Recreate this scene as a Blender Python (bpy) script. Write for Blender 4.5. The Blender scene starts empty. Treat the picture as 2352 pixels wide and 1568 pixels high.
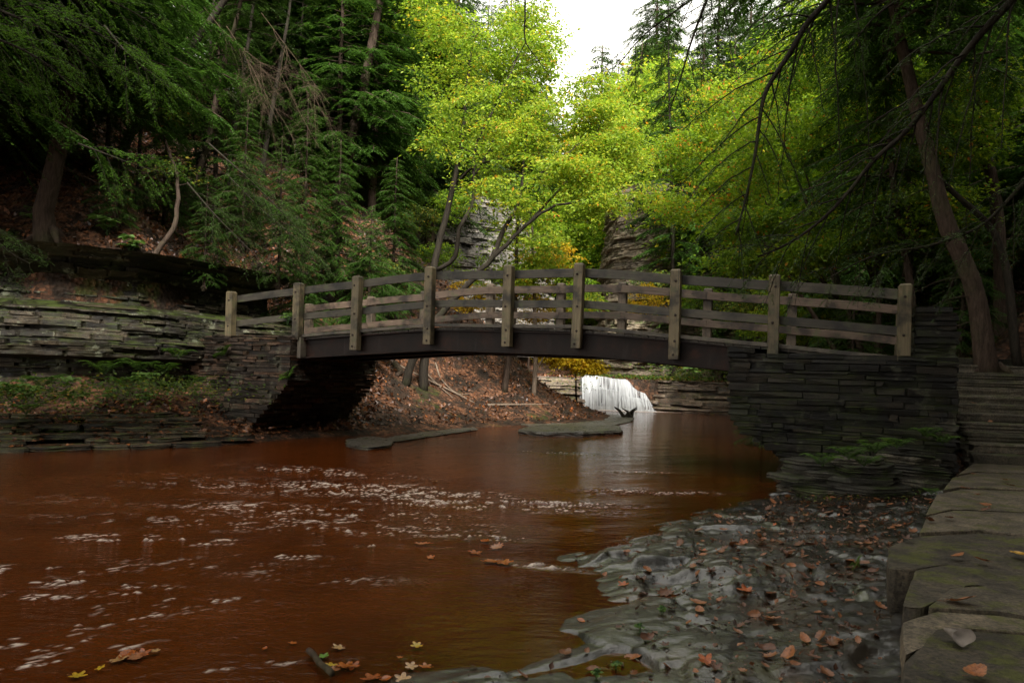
import bpy, math, random
import numpy as np
from mathutils import Vector, Matrix

R = np.random.default_rng(11)
random.seed(5)
scene = bpy.context.scene
COL = scene.collection
PI = math.pi

# ------------------------------------------------------------------ camera
CAM_H = 1.65
FPX = 1568.0                 # focal length in pixels of a 2352 x 1568 picture
CX, CY = 1176.0, 865.0       # principal point after the lens shift
ROLL = math.radians(1.8)
cs_, sn_ = math.cos(ROLL), math.sin(ROLL)
cd = bpy.data.cameras.new('camera')
cam = bpy.data.objects.new('camera', cd)
COL.objects.link(cam)
cam.location = (0, 0, CAM_H)
cam.rotation_mode = 'XYZ'
cam.matrix_world = Matrix.Translation((0, 0, CAM_H)) @ Matrix.Rotation(PI / 2, 4, 'X') @ Matrix.Rotation(ROLL, 4, 'Z')
cd.sensor_width = 36.0
cd.lens = 36.0 * FPX / 2352.0
cd.shift_y = (CY - 784.0) / 2352.0
cd.clip_start = 0.05
cd.clip_end = 2000
scene.camera = cam


def ray(x, y):
    dx, dy = x - CX, y - CY
    u = dx * cs_ + dy * sn_
    v = -dx * sn_ + dy * cs_
    return u / FPX, v / FPX


def W(x, y, Y):
    u, v = ray(x, y)
    return np.array([u * Y, Y, CAM_H - v * Y])


def onz(x, y, z=0.0):
    u, v = ray(x, y)
    Y = (CAM_H - z) / v
    return np.array([u * Y, Y, z])


# ------------------------------------------------------------------ noise
def _hash(ix, iy, iz, seed):
    M_ = 0xFFFFFFFF
    n = (ix * 374761393 + iy * 668265263 + iz * 974634777 + seed * 1274126177) & M_
    n = ((n ^ (n >> 13)) * 1274126177) & M_
    n = ((n ^ (n >> 16)) * 2246822519) & M_
    n = n ^ (n >> 15)
    return (n & 0xFFFFFF) / float(0xFFFFFF)


def vn(x, y, z=0.0, seed=0):
    x = np.asarray(x, float); y = np.asarray(y, float); z = np.zeros_like(x) + z
    ix, iy, iz = np.floor(x).astype(np.int64), np.floor(y).astype(np.int64), np.floor(z).astype(np.int64)
    fx, fy, fz = x - ix, y - iy, z - iz
    fx = fx * fx * (3 - 2 * fx); fy = fy * fy * (3 - 2 * fy); fz = fz * fz * (3 - 2 * fz)
    r = 0
    for a in (0, 1):
        for b in (0, 1):
            for c in (0, 1):
                w = (fx if a else 1 - fx) * (fy if b else 1 - fy) * (fz if c else 1 - fz)
                r = r + w * _hash(ix + a, iy + b, iz + c, seed)
    return r


def fbm(x, y, z=0.0, o=4, seed=0):
    s = 0; a = .5; t = 0
    for k in range(o):
        s = s + a * vn(np.asarray(x) * 2**k, np.asarray(y) * 2**k, np.asarray(z) * 2**k, seed + k)
        t += a; a *= .5
    return s / t


def smooth(a, b, x):
    t = np.clip((np.asarray(x, float) - a) / (b - a), 0, 1)
    return t * t * (3 - 2 * t)


# ------------------------------------------------------------------ mesh collecting
class Geo:
    def __init__(s):
        s.V = []; s.F = []; s.A = []; s.n = 0

    def add(s, V, F, var=0.0):
        V = np.asarray(V, float).reshape(-1, 3)
        for f in (F if isinstance(F, list) else [F]):
            s.F.append(np.asarray(f, np.int64) + s.n)
        s.V.append(V)
        s.A.append(np.zeros(len(V)) + var)
        s.n += len(V)

    def tube(s, pts, rad, seg=6, var=0.0, cap=True):
        P = np.asarray(pts, float)
        n = len(P)
        rad = np.zeros(n) + rad
        T = np.gradient(P, axis=0)
        T /= np.linalg.norm(T, axis=1)[:, None] + 1e-9
        ref = np.array([0, 0, 1.0]) if abs(T[:, 2]).mean() < .8 else np.array([1.0, 0, 0])
        A = np.cross(T, ref); A /= np.linalg.norm(A, axis=1)[:, None] + 1e-9
        B = np.cross(T, A)
        th = np.arange(seg) * 2 * PI / seg
        V = P[:, None, :] + rad[:, None, None] * (np.cos(th)[None, :, None] * A[:, None, :] + np.sin(th)[None, :, None] * B[:, None, :])
        i = np.arange(n - 1)[:, None] * seg
        k = np.arange(seg)[None, :]
        F = np.stack([i + k, i + (k + 1) % seg, i + seg + (k + 1) % seg, i + seg + k], -1).reshape(-1, 4)
        Fs = [F]
        if cap:
            Fs += [np.arange(seg)[None, ::-1], (np.arange(seg) + (n - 1) * seg)[None, :]]
        s.add(V.reshape(-1, 3), Fs, var)

    def leaves(s, P, D, N, S, tv, tf, var, wid=1.0):
        P = np.asarray(P, float).reshape(-1, 3)
        n = len(P)
        if n == 0: return
        D = D / (np.linalg.norm(D, axis=1)[:, None] + 1e-9)
        Yv = np.cross(N, D); Yv /= np.linalg.norm(Yv, axis=1)[:, None] + 1e-9
        Nn = np.cross(D, Yv)
        S = np.zeros(n) + S
        t = np.asarray(tv, float)
        V = P[:, None, :] + S[:, None, None] * (t[None, :, 0, None] * D[:, None, :] + wid * t[None, :, 1, None] * Yv[:, None, :] + t[None, :, 2, None] * Nn[:, None, :])
        k = len(t)
        F = (np.arange(n) * k)[:, None, None] + np.asarray(tf)[None]
        s.add(V.reshape(-1, 3), F.reshape(-1, np.asarray(tf).shape[1]), np.repeat(np.zeros(n) + var, k))

    def box(s, c, ax, ay, az, var=0.0, jit=0.0):
        c = np.asarray(c, float); ax = np.asarray(ax, float); ay = np.asarray(ay, float); az = np.asarray(az, float)
        V = np.array([c + i * ax + j * ay + k * az for k in (-1, 1) for j in (-1, 1) for i in (-1, 1)])
        if jit: V = V + R.normal(0, jit, V.shape)
        s.add(V, np.array([[0, 2, 3, 1], [4, 5, 7, 6], [0, 1, 5, 4], [2, 6, 7, 3], [0, 4, 6, 2], [1, 3, 7, 5]]), var)

    def grid(s, V, var=0.0):
        a, b = V.shape[:2]
        i = np.arange(a - 1)[:, None] * b; k = np.arange(b - 1)[None, :]
        F = np.stack([i + k, i + k + 1, i + b + k + 1, i + b + k], -1).reshape(-1, 4)
        s.add(V.reshape(-1, 3), F, np.asarray(var).reshape(-1) if np.ndim(var) else var)

    def mesh(s, name, mat, smooth_=False, origin=(0, 0, 0), extra=None):
        V = np.concatenate(s.V) - np.asarray(origin, float)
        A = np.concatenate(s.A)
        me = bpy.data.meshes.new(name)
        me.vertices.add(len(V)); me.vertices.foreach_set('co', V.astype(np.float32).ravel())
        L = np.concatenate([f.ravel() for f in s.F]).astype(np.int32)
        Z = np.concatenate([np.full(len(f), f.shape[1]) for f in s.F]).astype(np.int32)
        St = np.concatenate([[0], np.cumsum(Z)[:-1]]).astype(np.int32)
        me.loops.add(len(L)); me.loops.foreach_set('vertex_index', L)
        me.polygons.add(len(Z)); me.polygons.foreach_set('loop_start', St)
        me.polygons.foreach_set('use_smooth', np.full(len(Z), bool(smooth_)))
        me.update(calc_edges=True)
        at = me.attributes.new('var', 'FLOAT', 'POINT'); at.data.foreach_set('value', A.astype(np.float32))
        for k, v in (extra or {}).items():
            at = me.attributes.new(k, 'FLOAT', 'POINT'); at.data.foreach_set('value', np.asarray(v, np.float32).ravel())
        me.materials.append(mat)
        me.validate()
        return me

    def build(s, name, mat, parent=None, smooth_=False, origin=None, extra=None):
        if origin is None:
            origin = tuple(parent.location) if parent is not None else (0, 0, 0)
        o = bpy.data.objects.new(name, s.mesh(name, mat, smooth_, origin, extra))
        COL.objects.link(o)
        if parent is not None: o.parent = parent
        else: o.location = origin
        return o


def thing(name, label, cat, loc, group=None):
    o = bpy.data.objects.new(name, None); COL.objects.link(o)
    o.location = tuple(float(c) for c in loc); o['label'] = label; o['category'] = cat
    o.empty_display_size = .2
    if group: o['group'] = group
    return o


def tag(o, label, cat, group=None):
    o['label'] = label; o['category'] = cat
    if group: o['group'] = group
    return o


def struct(o):
    o['kind'] = 'structure'; return o


def stuff(o, label, cat):
    o['kind'] = 'stuff'; o['label'] = label; o['category'] = cat; return o


def copy_thing(root, loc, rotz, scale=1.0, label=None, group=None, tilt=(0, 0)):
    r = root.copy(); COL.objects.link(r)
    r.location = tuple(float(c) for c in loc); r.rotation_euler = (tilt[0], tilt[1], rotz)
    r.scale = (scale,) * 3 if np.ndim(scale) == 0 else tuple(scale)
    if label: r['label'] = label
    if group: r['group'] = group
    for ch in list(root.children):
        c = ch.copy(); COL.objects.link(c); c.parent = r
        for g in ch.children:
            d = g.copy(); COL.objects.link(d); d.parent = c
    return r


# ------------------------------------------------------------------ materials
def nd(nt, typ, ins=None, **props):
    n = nt.nodes.new('ShaderNode' + typ)
    for k, v in props.items(): setattr(n, k, v)
    for k, v in (ins or {}).items():
        if isinstance(v, bpy.types.NodeSocket): nt.links.new(v, n.inputs[k])
        else: n.inputs[k].default_value = v
    return n


def new_mat(name):
    m = bpy.data.materials.new(name); m.use_nodes = True
    nt = m.node_tree
    b = nt.nodes['Principled BSDF']
    return m, nt, b


def ramp(nt, fac, stops, interp='LINEAR'):
    r = nd(nt, 'ValToRGB', {'Fac': fac})
    r.color_ramp.interpolation = interp
    e = r.color_ramp.elements
    while len(e) > 1: e.remove(e[-1])
    e[0].position = stops[0][0]; e[0].color = (*stops[0][1], 1)
    for p, c in stops[1:]:
        q = e.new(p); q.color = (*c, 1)
    return r.outputs[0]


def coords(nt, sc=(1, 1, 1), world=False):
    if world:
        src = nd(nt, 'NewGeometry').outputs['Position']
    else:
        src = nd(nt, 'TexCoord').outputs['Object']
    return nd(nt, 'Mapping', {'Vector': src, 'Scale': sc}).outputs[0]


def noise(nt, vec, scale, detail=4.0, rough=.55, dist=0.0):
    return nd(nt, 'TexNoise', {'Vector': vec, 'Scale': scale, 'Detail': detail, 'Roughness': rough, 'Distortion': dist}).outputs[0]


def mixc(nt, f, a, b, mode='MIX'):
    n = nd(nt, 'Mix', data_type='RGBA', blend_type=mode)
    for sock, v in ((0, f), (6, a), (7, b)):
        if isinstance(v, bpy.types.NodeSocket): nt.links.new(v, n.inputs[sock])
        else: n.inputs[sock].default_value = (*v, 1) if np.ndim(v) else v
    return n.outputs[2]


def math_(nt, op, a, b=0.0, clamp=False):
    n = nd(nt, 'Math', operation=op, use_clamp=clamp)
    for k, v in ((0, a), (1, b)):
        if isinstance(v, bpy.types.NodeSocket): nt.links.new(v, n.inputs[k])
        else: n.inputs[k].default_value = v
    return n.outputs[0]


def step(nt, x, a, b):
    n = nd(nt, 'MapRange', {'Value': x, 'From Min': a, 'From Max': b})
    n.interpolation_type = 'SMOOTHSTEP'
    return n.outputs[0]


def attr(nt, name='var'):
    return nd(nt, 'Attribute', attribute_name=name).outputs['Fac']


def up_mask(nt, lo, hi):
    nz = nd(nt, 'SeparateXYZ', {0: nd(nt, 'NewGeometry').outputs['Normal']}).outputs[2]
    return step(nt, nz, lo, hi)


def bump(nt, h, strength, dist=.02):
    return nd(nt, 'Bump', {'Height': h, 'Strength': strength, 'Distance': dist}).outputs[0]


def leaf_mat(name, stops, trans=.4, rough=.5, boost=1.3, spec=.25, blot=False):
    m, nt, b = new_mat(name)
    c = ramp(nt, attr(nt), stops)
    if blot: c = mixc(nt, .8, c, ramp(nt, noise(nt, coords(nt, (1, 1, 1), True), 70, 4, .7), [(.35, (.35, .3, .28)), (.55, (1, 1, 1)), (.7, (1.25, 1.15, 1.0))]), 'MULTIPLY')
    nt.links.new(c, b.inputs['Base Color'])
    b.inputs['Roughness'].default_value = rough
    b.inputs['Specular IOR Level'].default_value = spec
    if trans:
        c2 = mixc(nt, 1.0, c, (boost, boost * 1.02, boost * .75), 'MULTIPLY')
        t = nd(nt, 'BsdfTranslucent', {'Color': c2})
        mx = nd(nt, 'MixShader', {0: trans, 1: b.outputs[0], 2: t.outputs[0]})
        nt.links.new(mx.outputs[0], nt.nodes['Material Output'].inputs[0])
    return m


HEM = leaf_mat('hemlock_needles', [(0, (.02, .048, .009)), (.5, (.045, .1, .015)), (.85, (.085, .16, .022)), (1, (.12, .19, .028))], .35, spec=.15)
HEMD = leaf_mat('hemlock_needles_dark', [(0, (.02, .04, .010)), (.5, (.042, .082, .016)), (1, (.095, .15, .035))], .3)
MAP = leaf_mat('maple_leaf_yellow_green', [(0, (.085, .155, .016)), (.3, (.17, .27, .024)), (.65, (.29, .365, .034)), (.9, (.45, .38, .03)), (1, (.48, .22, .02))], .5, boost=1.4)
MAPG = leaf_mat('maple_leaf_green', [(0, (.06, .12, .01)), (.5, (.14, .23, .016)), (.85, (.25, .32, .02)), (.95, (.42, .36, .02)), (1, (.45, .15, .02))], .5, boost=1.5)
YEL = leaf_mat('leaf_yellow', [(0, (.3, .24, .015)), (.5, (.5, .36, .015)), (1, (.55, .26, .015))], .45)
SHR = leaf_mat('shrub_leaf', [(0, (.03, .06, .012)), (.5, (.07, .12, .018)), (.8, (.2, .19, .02)), (1, (.36, .16, .02))], .4)
ORA = leaf_mat('leaf_orange', [(0, (.16, .10, .015)), (.5, (.36, .2, .02)), (1, (.42, .13, .02))], .4)
FERN = leaf_mat('fern_frond', [(0, (.035, .075, .012)), (.6, (.08, .16, .018)), (1, (.2, .2, .02))], .35)
HERB = leaf_mat('herb_leaf', [(0, (.05, .11, .03)), (1, (.16, .26, .06))], .35)
DEAD = leaf_mat('fallen_leaf', [(0, (.02, .009, .005)), (.3, (.075, .028, .011)), (.6, (.15, .056, .021)), (.8, (.28, .11, .036)), (1, (.36, .085, .012))], .12, .42, 1.1, .5, True)
FLOATL = leaf_mat('wet_leaf', [(0, (.42, .13, .02)), (.25, (.3, .07, .015)), (.5, (.4, .24, .13)), (.75, (.55, .32, .02)), (.9, (.3, .36, .04)), (1, (.16, .32, .06))], .1, .25, 1.1, .5, True)


def bark_mat(name, c1, c2, moss=.2):
    m, nt, b = new_mat(name)
    v = coords(nt, (9, 9, 1.6))
    n1 = noise(nt, v, 2.2, 6, .65, .6)
    col = ramp(nt, n1, [(.3, c1), (.7, c2)])
    mo = step(nt, noise(nt, coords(nt), .9, 4), .62 - moss * .4, .8 - moss * .3)
    col = mixc(nt, math_(nt, 'MULTIPLY', mo, moss), col, (.045, .06, .018))
    nt.links.new(col, b.inputs['Base Color'])
    b.inputs['Roughness'].default_value = .85; b.inputs['Specular IOR Level'].default_value = .15
    nt.links.new(bump(nt, n1, .8, .03), b.inputs['Normal'])
    return m


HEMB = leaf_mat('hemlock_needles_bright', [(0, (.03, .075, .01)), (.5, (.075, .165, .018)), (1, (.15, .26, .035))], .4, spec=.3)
BARK = bark_mat('hemlock_bark', (.022, .015, .011), (.085, .058, .042), .35)
BARKD = bark_mat('dark_wet_bark', (.012, .01, .008), (.04, .032, .022), .3)
BARKL = bark_mat('light_bark', (.10, .075, .055), (.24, .18, .13), .1)
TWIG = bark_mat('pale_dead_twigs', (.04, .027, .018), (.11, .075, .048), .0)


def wood_mat(name, c1, c2, c3, axis):
    m, nt, b = new_mat(name)
    sc = [14, 14, 14]; sc[axis] = .8
    oi = nd(nt, 'ObjectInfo').outputs['Random']
    off = nd(nt, 'CombineXYZ', {0: math_(nt, 'MULTIPLY', oi, 37.), 1: math_(nt, 'MULTIPLY', oi, 91.), 2: math_(nt, 'MULTIPLY', oi, 53.)}).outputs[0]
    src = nd(nt, 'VectorMath', {0: nd(nt, 'TexCoord').outputs['Object'], 1: off}, operation='ADD').outputs[0]
    v = nd(nt, 'Mapping', {'Vector': src, 'Scale': sc}).outputs[0]
    g = noise(nt, v, 2.6, 7, .65, .8)
    blot = noise(nt, src, 2.3, 5, .6)
    col = ramp(nt, g, [(.25, c1), (.55, c2), (.8, c3)])
    col = mixc(nt, step(nt, blot, .45, .66), col, tuple(x * .45 for x in c1))
    gr = noise(nt, src, 5.5, 4, .6)
    col = mixc(nt, math_(nt, 'MULTIPLY', step(nt, gr, .52, .72), .55), col, (.07, .085, .03))
    kn = nd(nt, 'TexVoronoi', {'Vector': nd(nt, 'Mapping', {'Vector': src, 'Scale': [3.4 if i != axis else 1.1 for i in range(3)]}).outputs[0], 'Scale': 1.6}).outputs['Distance']
    col = mixc(nt, step(nt, kn, .1, .045), col, (.02, .013, .009))
    br = nd(nt, 'MapRange', {'Value': oi, 'To Min': .72, 'To Max': 1.15}).outputs[0]
    col = mixc(nt, 1.0, col, nd(nt, 'CombineXYZ', {0: br, 1: br, 2: br}).outputs[0], 'MULTIPLY')
    nt.links.new(col, b.inputs['Base Color'])
    b.inputs['Roughness'].default_value = .6
    nt.links.new(bump(nt, g, .5, .012), b.inputs['Normal'])
    return m


POSTW = wood_mat('post_wood', (.055, .041, .022), (.15, .116, .06), (.24, .19, .105), 2)
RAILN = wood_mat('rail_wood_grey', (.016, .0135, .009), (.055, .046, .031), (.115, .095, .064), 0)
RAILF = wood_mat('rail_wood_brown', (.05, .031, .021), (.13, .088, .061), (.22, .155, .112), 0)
PLANK = wood_mat('deck_wood', (.05, .04, .03), (.10, .082, .06), (.16, .13, .095), 1)


def steel_mat():
    m, nt, b = new_mat('weathering_steel')
    v = coords(nt)
    n1 = noise(nt, v, 3.0, 6, .65)
    st = noise(nt, coords(nt, (5, 5, .6)), 2.0, 5)
    col = ramp(nt, n1, [(.3, (.005, .0035, .003)), (.55, (.013, .0065, .0045)), (.75, (.034, .012, .006))])
    col = mixc(nt, step(nt, st, .55, .75), col, (.02, .014, .012))
    nt.links.new(col, b.inputs['Base Color'])
    b.inputs['Roughness'].default_value = .6; b.inputs['Specular IOR Level'].default_value = .2
    nt.links.new(bump(nt, n1, .3, .01), b.inputs['Normal'])
    return m


STEEL = steel_mat()


def stone_mat(name, dark, mid, light, moss=.4, lichen=.0, wet=.45, mosscol=(.05, .07, .012), world=True, litter=0.0, strata=True, mlo=.35, mscale=1.7):
    m, nt, b = new_mat(name)
    v = coords(nt, (1, 1, 1), world)
    n1 = noise(nt, v, 4.0, 8, .65)
    st = noise(nt, coords(nt, (1.2, 1.2, 16 if strata else 1.2), world), 2.0, 6, .6)
    col = ramp(nt, math_(nt, 'ADD', math_(nt, 'MULTIPLY', attr(nt), .55), math_(nt, 'MULTIPLY', st, .5)), [(.25, dark), (.55, mid), (.85, light)])
    col = mixc(nt, .65, col, ramp(nt, n1, [(.37, (.3, .29, .28)), (.5, (.85, .83, .8)), (.63, (1.45, 1.38, 1.28))]), 'MULTIPLY')
    gr = noise(nt, v, 38, 6, .75)
    col = mixc(nt, .75, col, ramp(nt, gr, [(.40, (.4, .39, .38)), (.5, (1, 1, 1)), (.60, (1.7, 1.63, 1.5))]), 'MULTIPLY')
    if lichen:
        li = step(nt, noise(nt, v, 2.6, 8, .75), .56, .62)
        col = mixc(nt, math_(nt, 'MULTIPLY', li, lichen), col, (.24, .25, .17))
    up = up_mask(nt, mlo, .9)
    if litter:
        lf = step(nt, noise(nt, v, 14, 3, .7), .5, .56)
        col = mixc(nt, math_(nt, 'MULTIPLY', math_(nt, 'MULTIPLY', lf, up), litter), col, (.2, .07, .025))
    mo = math_(nt, 'MULTIPLY', step(nt, noise(nt, v, mscale, 6, .75), .62 - moss * .35, .72 - moss * .3), math_(nt, 'ADD', math_(nt, 'MULTIPLY', up, .85), .15))
    mo = math_(nt, 'MULTIPLY', mo, min(1, moss * 1.8), True)
    mc = mixc(nt, noise(nt, v, 30, 4), tuple(c * .5 for c in mosscol), tuple(c * 1.7 for c in mosscol))
    col = mixc(nt, mo, col, mc)
    nt.links.new(col, b.inputs['Base Color'])
    b.inputs['Specular IOR Level'].default_value = .22 if wet > .3 else .5
    r = nd(nt, 'MapRange', {'Value': n1, 'From Min': .3, 'From Max': .7, 'To Min': wet, 'To Max': wet + .35}).outputs[0]
    r = math_(nt, 'MAXIMUM', r, math_(nt, 'MULTIPLY', mo, .9))
    nt.links.new(r, b.inputs['Roughness'])
    hh = math_(nt, 'ADD', n1, math_(nt, 'MULTIPLY', mo, math_(nt, 'MULTIPLY', noise(nt, v, 60, 3), .8)))
    hh = math_(nt, 'ADD', hh, math_(nt, 'ADD', math_(nt, 'MULTIPLY', st, .8), math_(nt, 'MULTIPLY', gr, .35)))
    nt.links.new(bump(nt, hh, .7, .03), b.inputs['Normal'])
    return m


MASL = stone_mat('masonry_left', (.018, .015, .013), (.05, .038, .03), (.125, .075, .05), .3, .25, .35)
MASR = stone_mat('masonry_right_shaded', (.003, .0027, .0022), (.0085, .0075, .0055), (.028, .024, .018), .45, .15, .35)  # shade of the hemlock boughs is put into this near-black stone colour
CLIFFN = stone_mat('bank_rock', (.009, .0075, .006), (.025, .021, .0155), (.075, .06, .04), .5, .55, .4)
CLIFFG = stone_mat('grey_cliff', (.05, .047, .043), (.11, .103, .093), (.185, .17, .15), .15, .0, .45)
CLIFFB = stone_mat('brown_cliff', (.07, .058, .045), (.14, .115, .085), (.22, .185, .135), .4, .0, .6, (.08, .11, .03))
LEDGE = stone_mat('falls_ledge', (.045, .038, .032), (.12, .095, .075), (.22, .175, .14), .35, .0, .35, (.09, .11, .02), litter=.7)
SLAB = stone_mat('bank_slab', (.018, .016, .012), (.046, .041, .031), (.10, .086, .062), .4, .15, .45, world=False, litter=.35)
FLAG = stone_mat('path_flagstone', (.04, .034, .026), (.078, .067, .051), (.135, .113, .085), .36, .0, .5, (.07, .078, .010), strata=False, mscale=3.2)
STEPM = stone_mat('step_stone', (.024, .0215, .018), (.06, .054, .043), (.125, .11, .086), .45, .0, .5, (.045, .055, .011), strata=False, mscale=3.)
MOSSR = stone_mat('mossy_ledge_rock', (.022, .022, .018), (.055, .052, .044), (.11, .10, .08), .45, .0, .45, (.032, .045, .009))
FLATR = stone_mat('flat_wet_rock', (.045, .042, .036), (.10, .092, .08), (.18, .165, .145), .3, .0, .18, (.07, .09, .012))


def shale_mat():
    m, nt, b = new_mat('wet_shale')
    v = coords(nt, (1, 1, 1), True)
    n1 = noise(nt, v, 3.2, 8, .7)
    n2 = noise(nt, coords(nt, (1, 1, 1), True), 26, 5, .7)
    fl = nd(nt, 'TexVoronoi', {'Vector': nd(nt, 'Mapping', {'Vector': nd(nt, 'VectorMath', {0: v, 1: nd(nt, 'VectorMath', {0: nd(nt, 'TexNoise', {'Vector': v, 'Scale': 7.0}).outputs[1], 1: (.25, .25, .25)}, operation='MULTIPLY').outputs[0]}, operation='ADD').outputs[0], 'Rotation': (0, 0, .6), 'Scale': (6, 13, 4)}).outputs[0], 'Scale': 1.0}, feature='F1')
    col = ramp(nt, n1, [(.38, (.005, .004, .0032)), (.5, (.011, .0092, .007)), (.64, (.03, .0245, .018))])
    col = mixc(nt, .3, col, nd(nt, 'HueSaturation', {'Saturation': 0.0, 'Value': 1.6, 'Color': fl.outputs['Color']}).outputs[0], 'MULTIPLY')
    br = step(nt, noise(nt, v, 1.1, 5), .5, .68)
    col = mixc(nt, math_(nt, 'MULTIPLY', br, .5), col, (.075, .035, .016))
    up = up_mask(nt, .7, .97)
    mo = math_(nt, 'MULTIPLY', step(nt, noise(nt, v, .95, 7, .7), .56, .63), step(nt, attr(nt, 'land'), .05, .5))
    mo = math_(nt, 'MULTIPLY', mo, .6)
    col = mixc(nt, mo, col, mixc(nt, n2, (.015, .02, .004), (.06, .068, .01)))
    nt.links.new(col, b.inputs['Base Color'])
    r = nd(nt, 'MapRange', {'Value': n2, 'From Min': .3, 'From Max': .7, 'To Min': .06, 'To Max': .22}).outputs[0]
    r = math_(nt, 'MAXIMUM', r, math_(nt, 'MULTIPLY', mo, .8))
    nt.links.new(r, b.inputs['Roughness'])
    b.inputs['Specular IOR Level'].default_value = .85
    h = math_(nt, 'ADD', n2, math_(nt, 'MULTIPLY', fl.outputs['Distance'], .35))
    h = math_(nt, 'ADD', h, math_(nt, 'MULTIPLY', n1, .8))
    nt.links.new(bump(nt, h, .7, .014), b.inputs['Normal'])
    b.inputs['Coat Weight'].default_value = .5; b.inputs['Coat Roughness'].default_value = .07
    nt.links.new(bump(nt, n2, .22, .009), b.inputs['Coat Normal'])
    return m


SHALE = shale_mat()


def ground_mat():
    m, nt, b = new_mat('forest_floor')
    v = coords(nt, (1, 1, 1), True)
    vo = nd(nt, 'TexVoronoi', {'Vector': v, 'Scale': 11.0})
    n1 = noise(nt, v, 1.3, 6, .65)
    hv = nd(nt, 'SeparateXYZ', {0: vo.outputs['Color']}).outputs[0]
    col = ramp(nt, hv, [(0, (.02, .012, .008)), (.4, (.07, .035, .02)), (.75, (.14, .06, .03)), (1, (.2, .10, .055))])
    soil = ramp(nt, noise(nt, v, 6, 6), [(.35, (.014, .010, .007)), (.7, (.045, .03, .02))])
    col = mixc(nt, step(nt, n1, .42, .6), soil, col)
    mo = step(nt, noise(nt, v, .55, 7, .7), .56, .66)
    col = mixc(nt, math_(nt, 'MULTIPLY', mo, .65), col, mixc(nt, noise(nt, v, 25, 3), (.02, .03, .006), (.07, .09, .015)))
    nt.links.new(col, b.inputs['Base Color'])
    b.inputs['Roughness'].default_value = .8; b.inputs['Specular IOR Level'].default_value = .15
    nt.links.new(bump(nt, math_(nt, 'ADD', vo.outputs['Distance'], n1), .8, .05), b.inputs['Normal'])
    return m


GROUND = ground_mat()


def water_mat():
    m, nt, b = new_mat('brown_stream_water')
    v = coords(nt, (1, 1, 1), True)
    n1 = noise(nt, v, .8, 5, .6)
    col = ramp(nt, n1, [(.3, (.055, .0115, .0017)), (.7, (.1, .0245, .004))])
    fo = math_(nt, 'MULTIPLY', attr(nt, 'foam_glint'), step(nt, noise(nt, coords(nt, (1.0, 2.2, 1), True), 14, 4, .65), .36, .52))
    fo = math_(nt, 'MULTIPLY', fo, 1.0, True)
    col = mixc(nt, fo, col, (.62, .52, .45))  # pale colour for foam and for painted sky glints alike
    nt.links.new(col, b.inputs['Base Color'])
    rr = nd(nt, 'MapRange', {'Value': fo, 'To Min': .05, 'To Max': .5}).outputs[0]
    nt.links.new(rr, b.inputs['Roughness'])
    b.inputs['IOR'].default_value = 1.33
    rip = math_(nt, 'ADD', noise(nt, nd(nt, 'Mapping', {'Vector': v, 'Rotation': (0, 0, .5), 'Scale': (3, 9, 1)}).outputs[0], 1.5, 4, .6),
                math_(nt, 'MULTIPLY', noise(nt, v, 14, 3, .6), .35))
    cal = nd(nt, 'MapRange', {'Value': attr(nt, 'calm'), 'To Min': .4, 'To Max': .07}).outputs[0]
    bp = nd(nt, 'Bump', {'Height': rip, 'Strength': cal, 'Distance': .05})
    nt.links.new(bp.outputs[0], b.inputs['Normal'])
    # clear water over shallow rock: what is under it shows through, tinted
    fres = nd(nt, 'Fresnel', {'IOR': 1.33, 'Normal': bp.outputs[0]}).outputs[0]
    tr = nd(nt, 'BsdfTransparent', {'Color': (.8, .55, .3, 1)})
    gl = nd(nt, 'BsdfGlossy', {'Color': (1, 1, 1, 1), 'Roughness': .05, 'Normal': bp.outputs[0]})
    clear = nd(nt, 'MixShader', {0: fres, 1: tr.outputs[0], 2: gl.outputs[0]})
    dep = math_(nt, 'MAXIMUM', attr(nt, 'deep'), fo)
    mx = nd(nt, 'MixShader', {0: dep, 1: clear.outputs[0], 2: b.outputs[0]})
    nt.links.new(mx.outputs[0], nt.nodes['Material Output'].inputs[0])
    return m


WATER = water_mat()


def fall_mat():
    m, nt, b = new_mat('falling_white_water')
    st = noise(nt, coords(nt, (9, .6, .45), True), 1.3, 6, .65)
    nt.links.new(ramp(nt, noise(nt, coords(nt, (13, .6, .3), True), 1.2, 5, .7), [(.36, (.26, .265, .27)), (.5, (.5, .515, .53)), (.66, (.72, .73, .74))]), b.inputs['Base Color'])
    b.inputs['Roughness'].default_value = .6
    tl = nd(nt, 'BsdfTranslucent', {'Color': (.5, .52, .54, 1)})
    m1 = nd(nt, 'MixShader', {0: .3, 1: b.outputs[0], 2: tl.outputs[0]})
    tr = nd(nt, 'BsdfTransparent', {'Color': (.9, .9, .9, 1)})
    op = nd(nt, 'MapRange', {'Value': math_(nt, 'ADD', st, attr(nt)), 'From Min': .34, 'From Max': .6, 'To Min': .12, 'To Max': 1.0}).outputs[0]
    m2 = nd(nt, 'MixShader', {0: op, 1: tr.outputs[0], 2: m1.outputs[0]})
    nt.links.new(m2.outputs[0], nt.nodes['Material Output'].inputs[0])
    return m


FALL = fall_mat()


def plain(name, c, rough=.6, metal=0.0):
    m, nt, b = new_mat(name)
    n1 = noise(nt, coords(nt), 12, 5, .6)
    nt.links.new(ramp(nt, n1, [(.3, tuple(x * .6 for x in c)), (.7, tuple(x * 1.3 for x in c))]), b.inputs['Base Color'])
    b.inputs['Roughness'].default_value = rough; b.inputs['Metallic'].default_value = metal
    return m


BOLT = plain('rusty_bolt', (.03, .02, .016), .5, .6)

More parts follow.
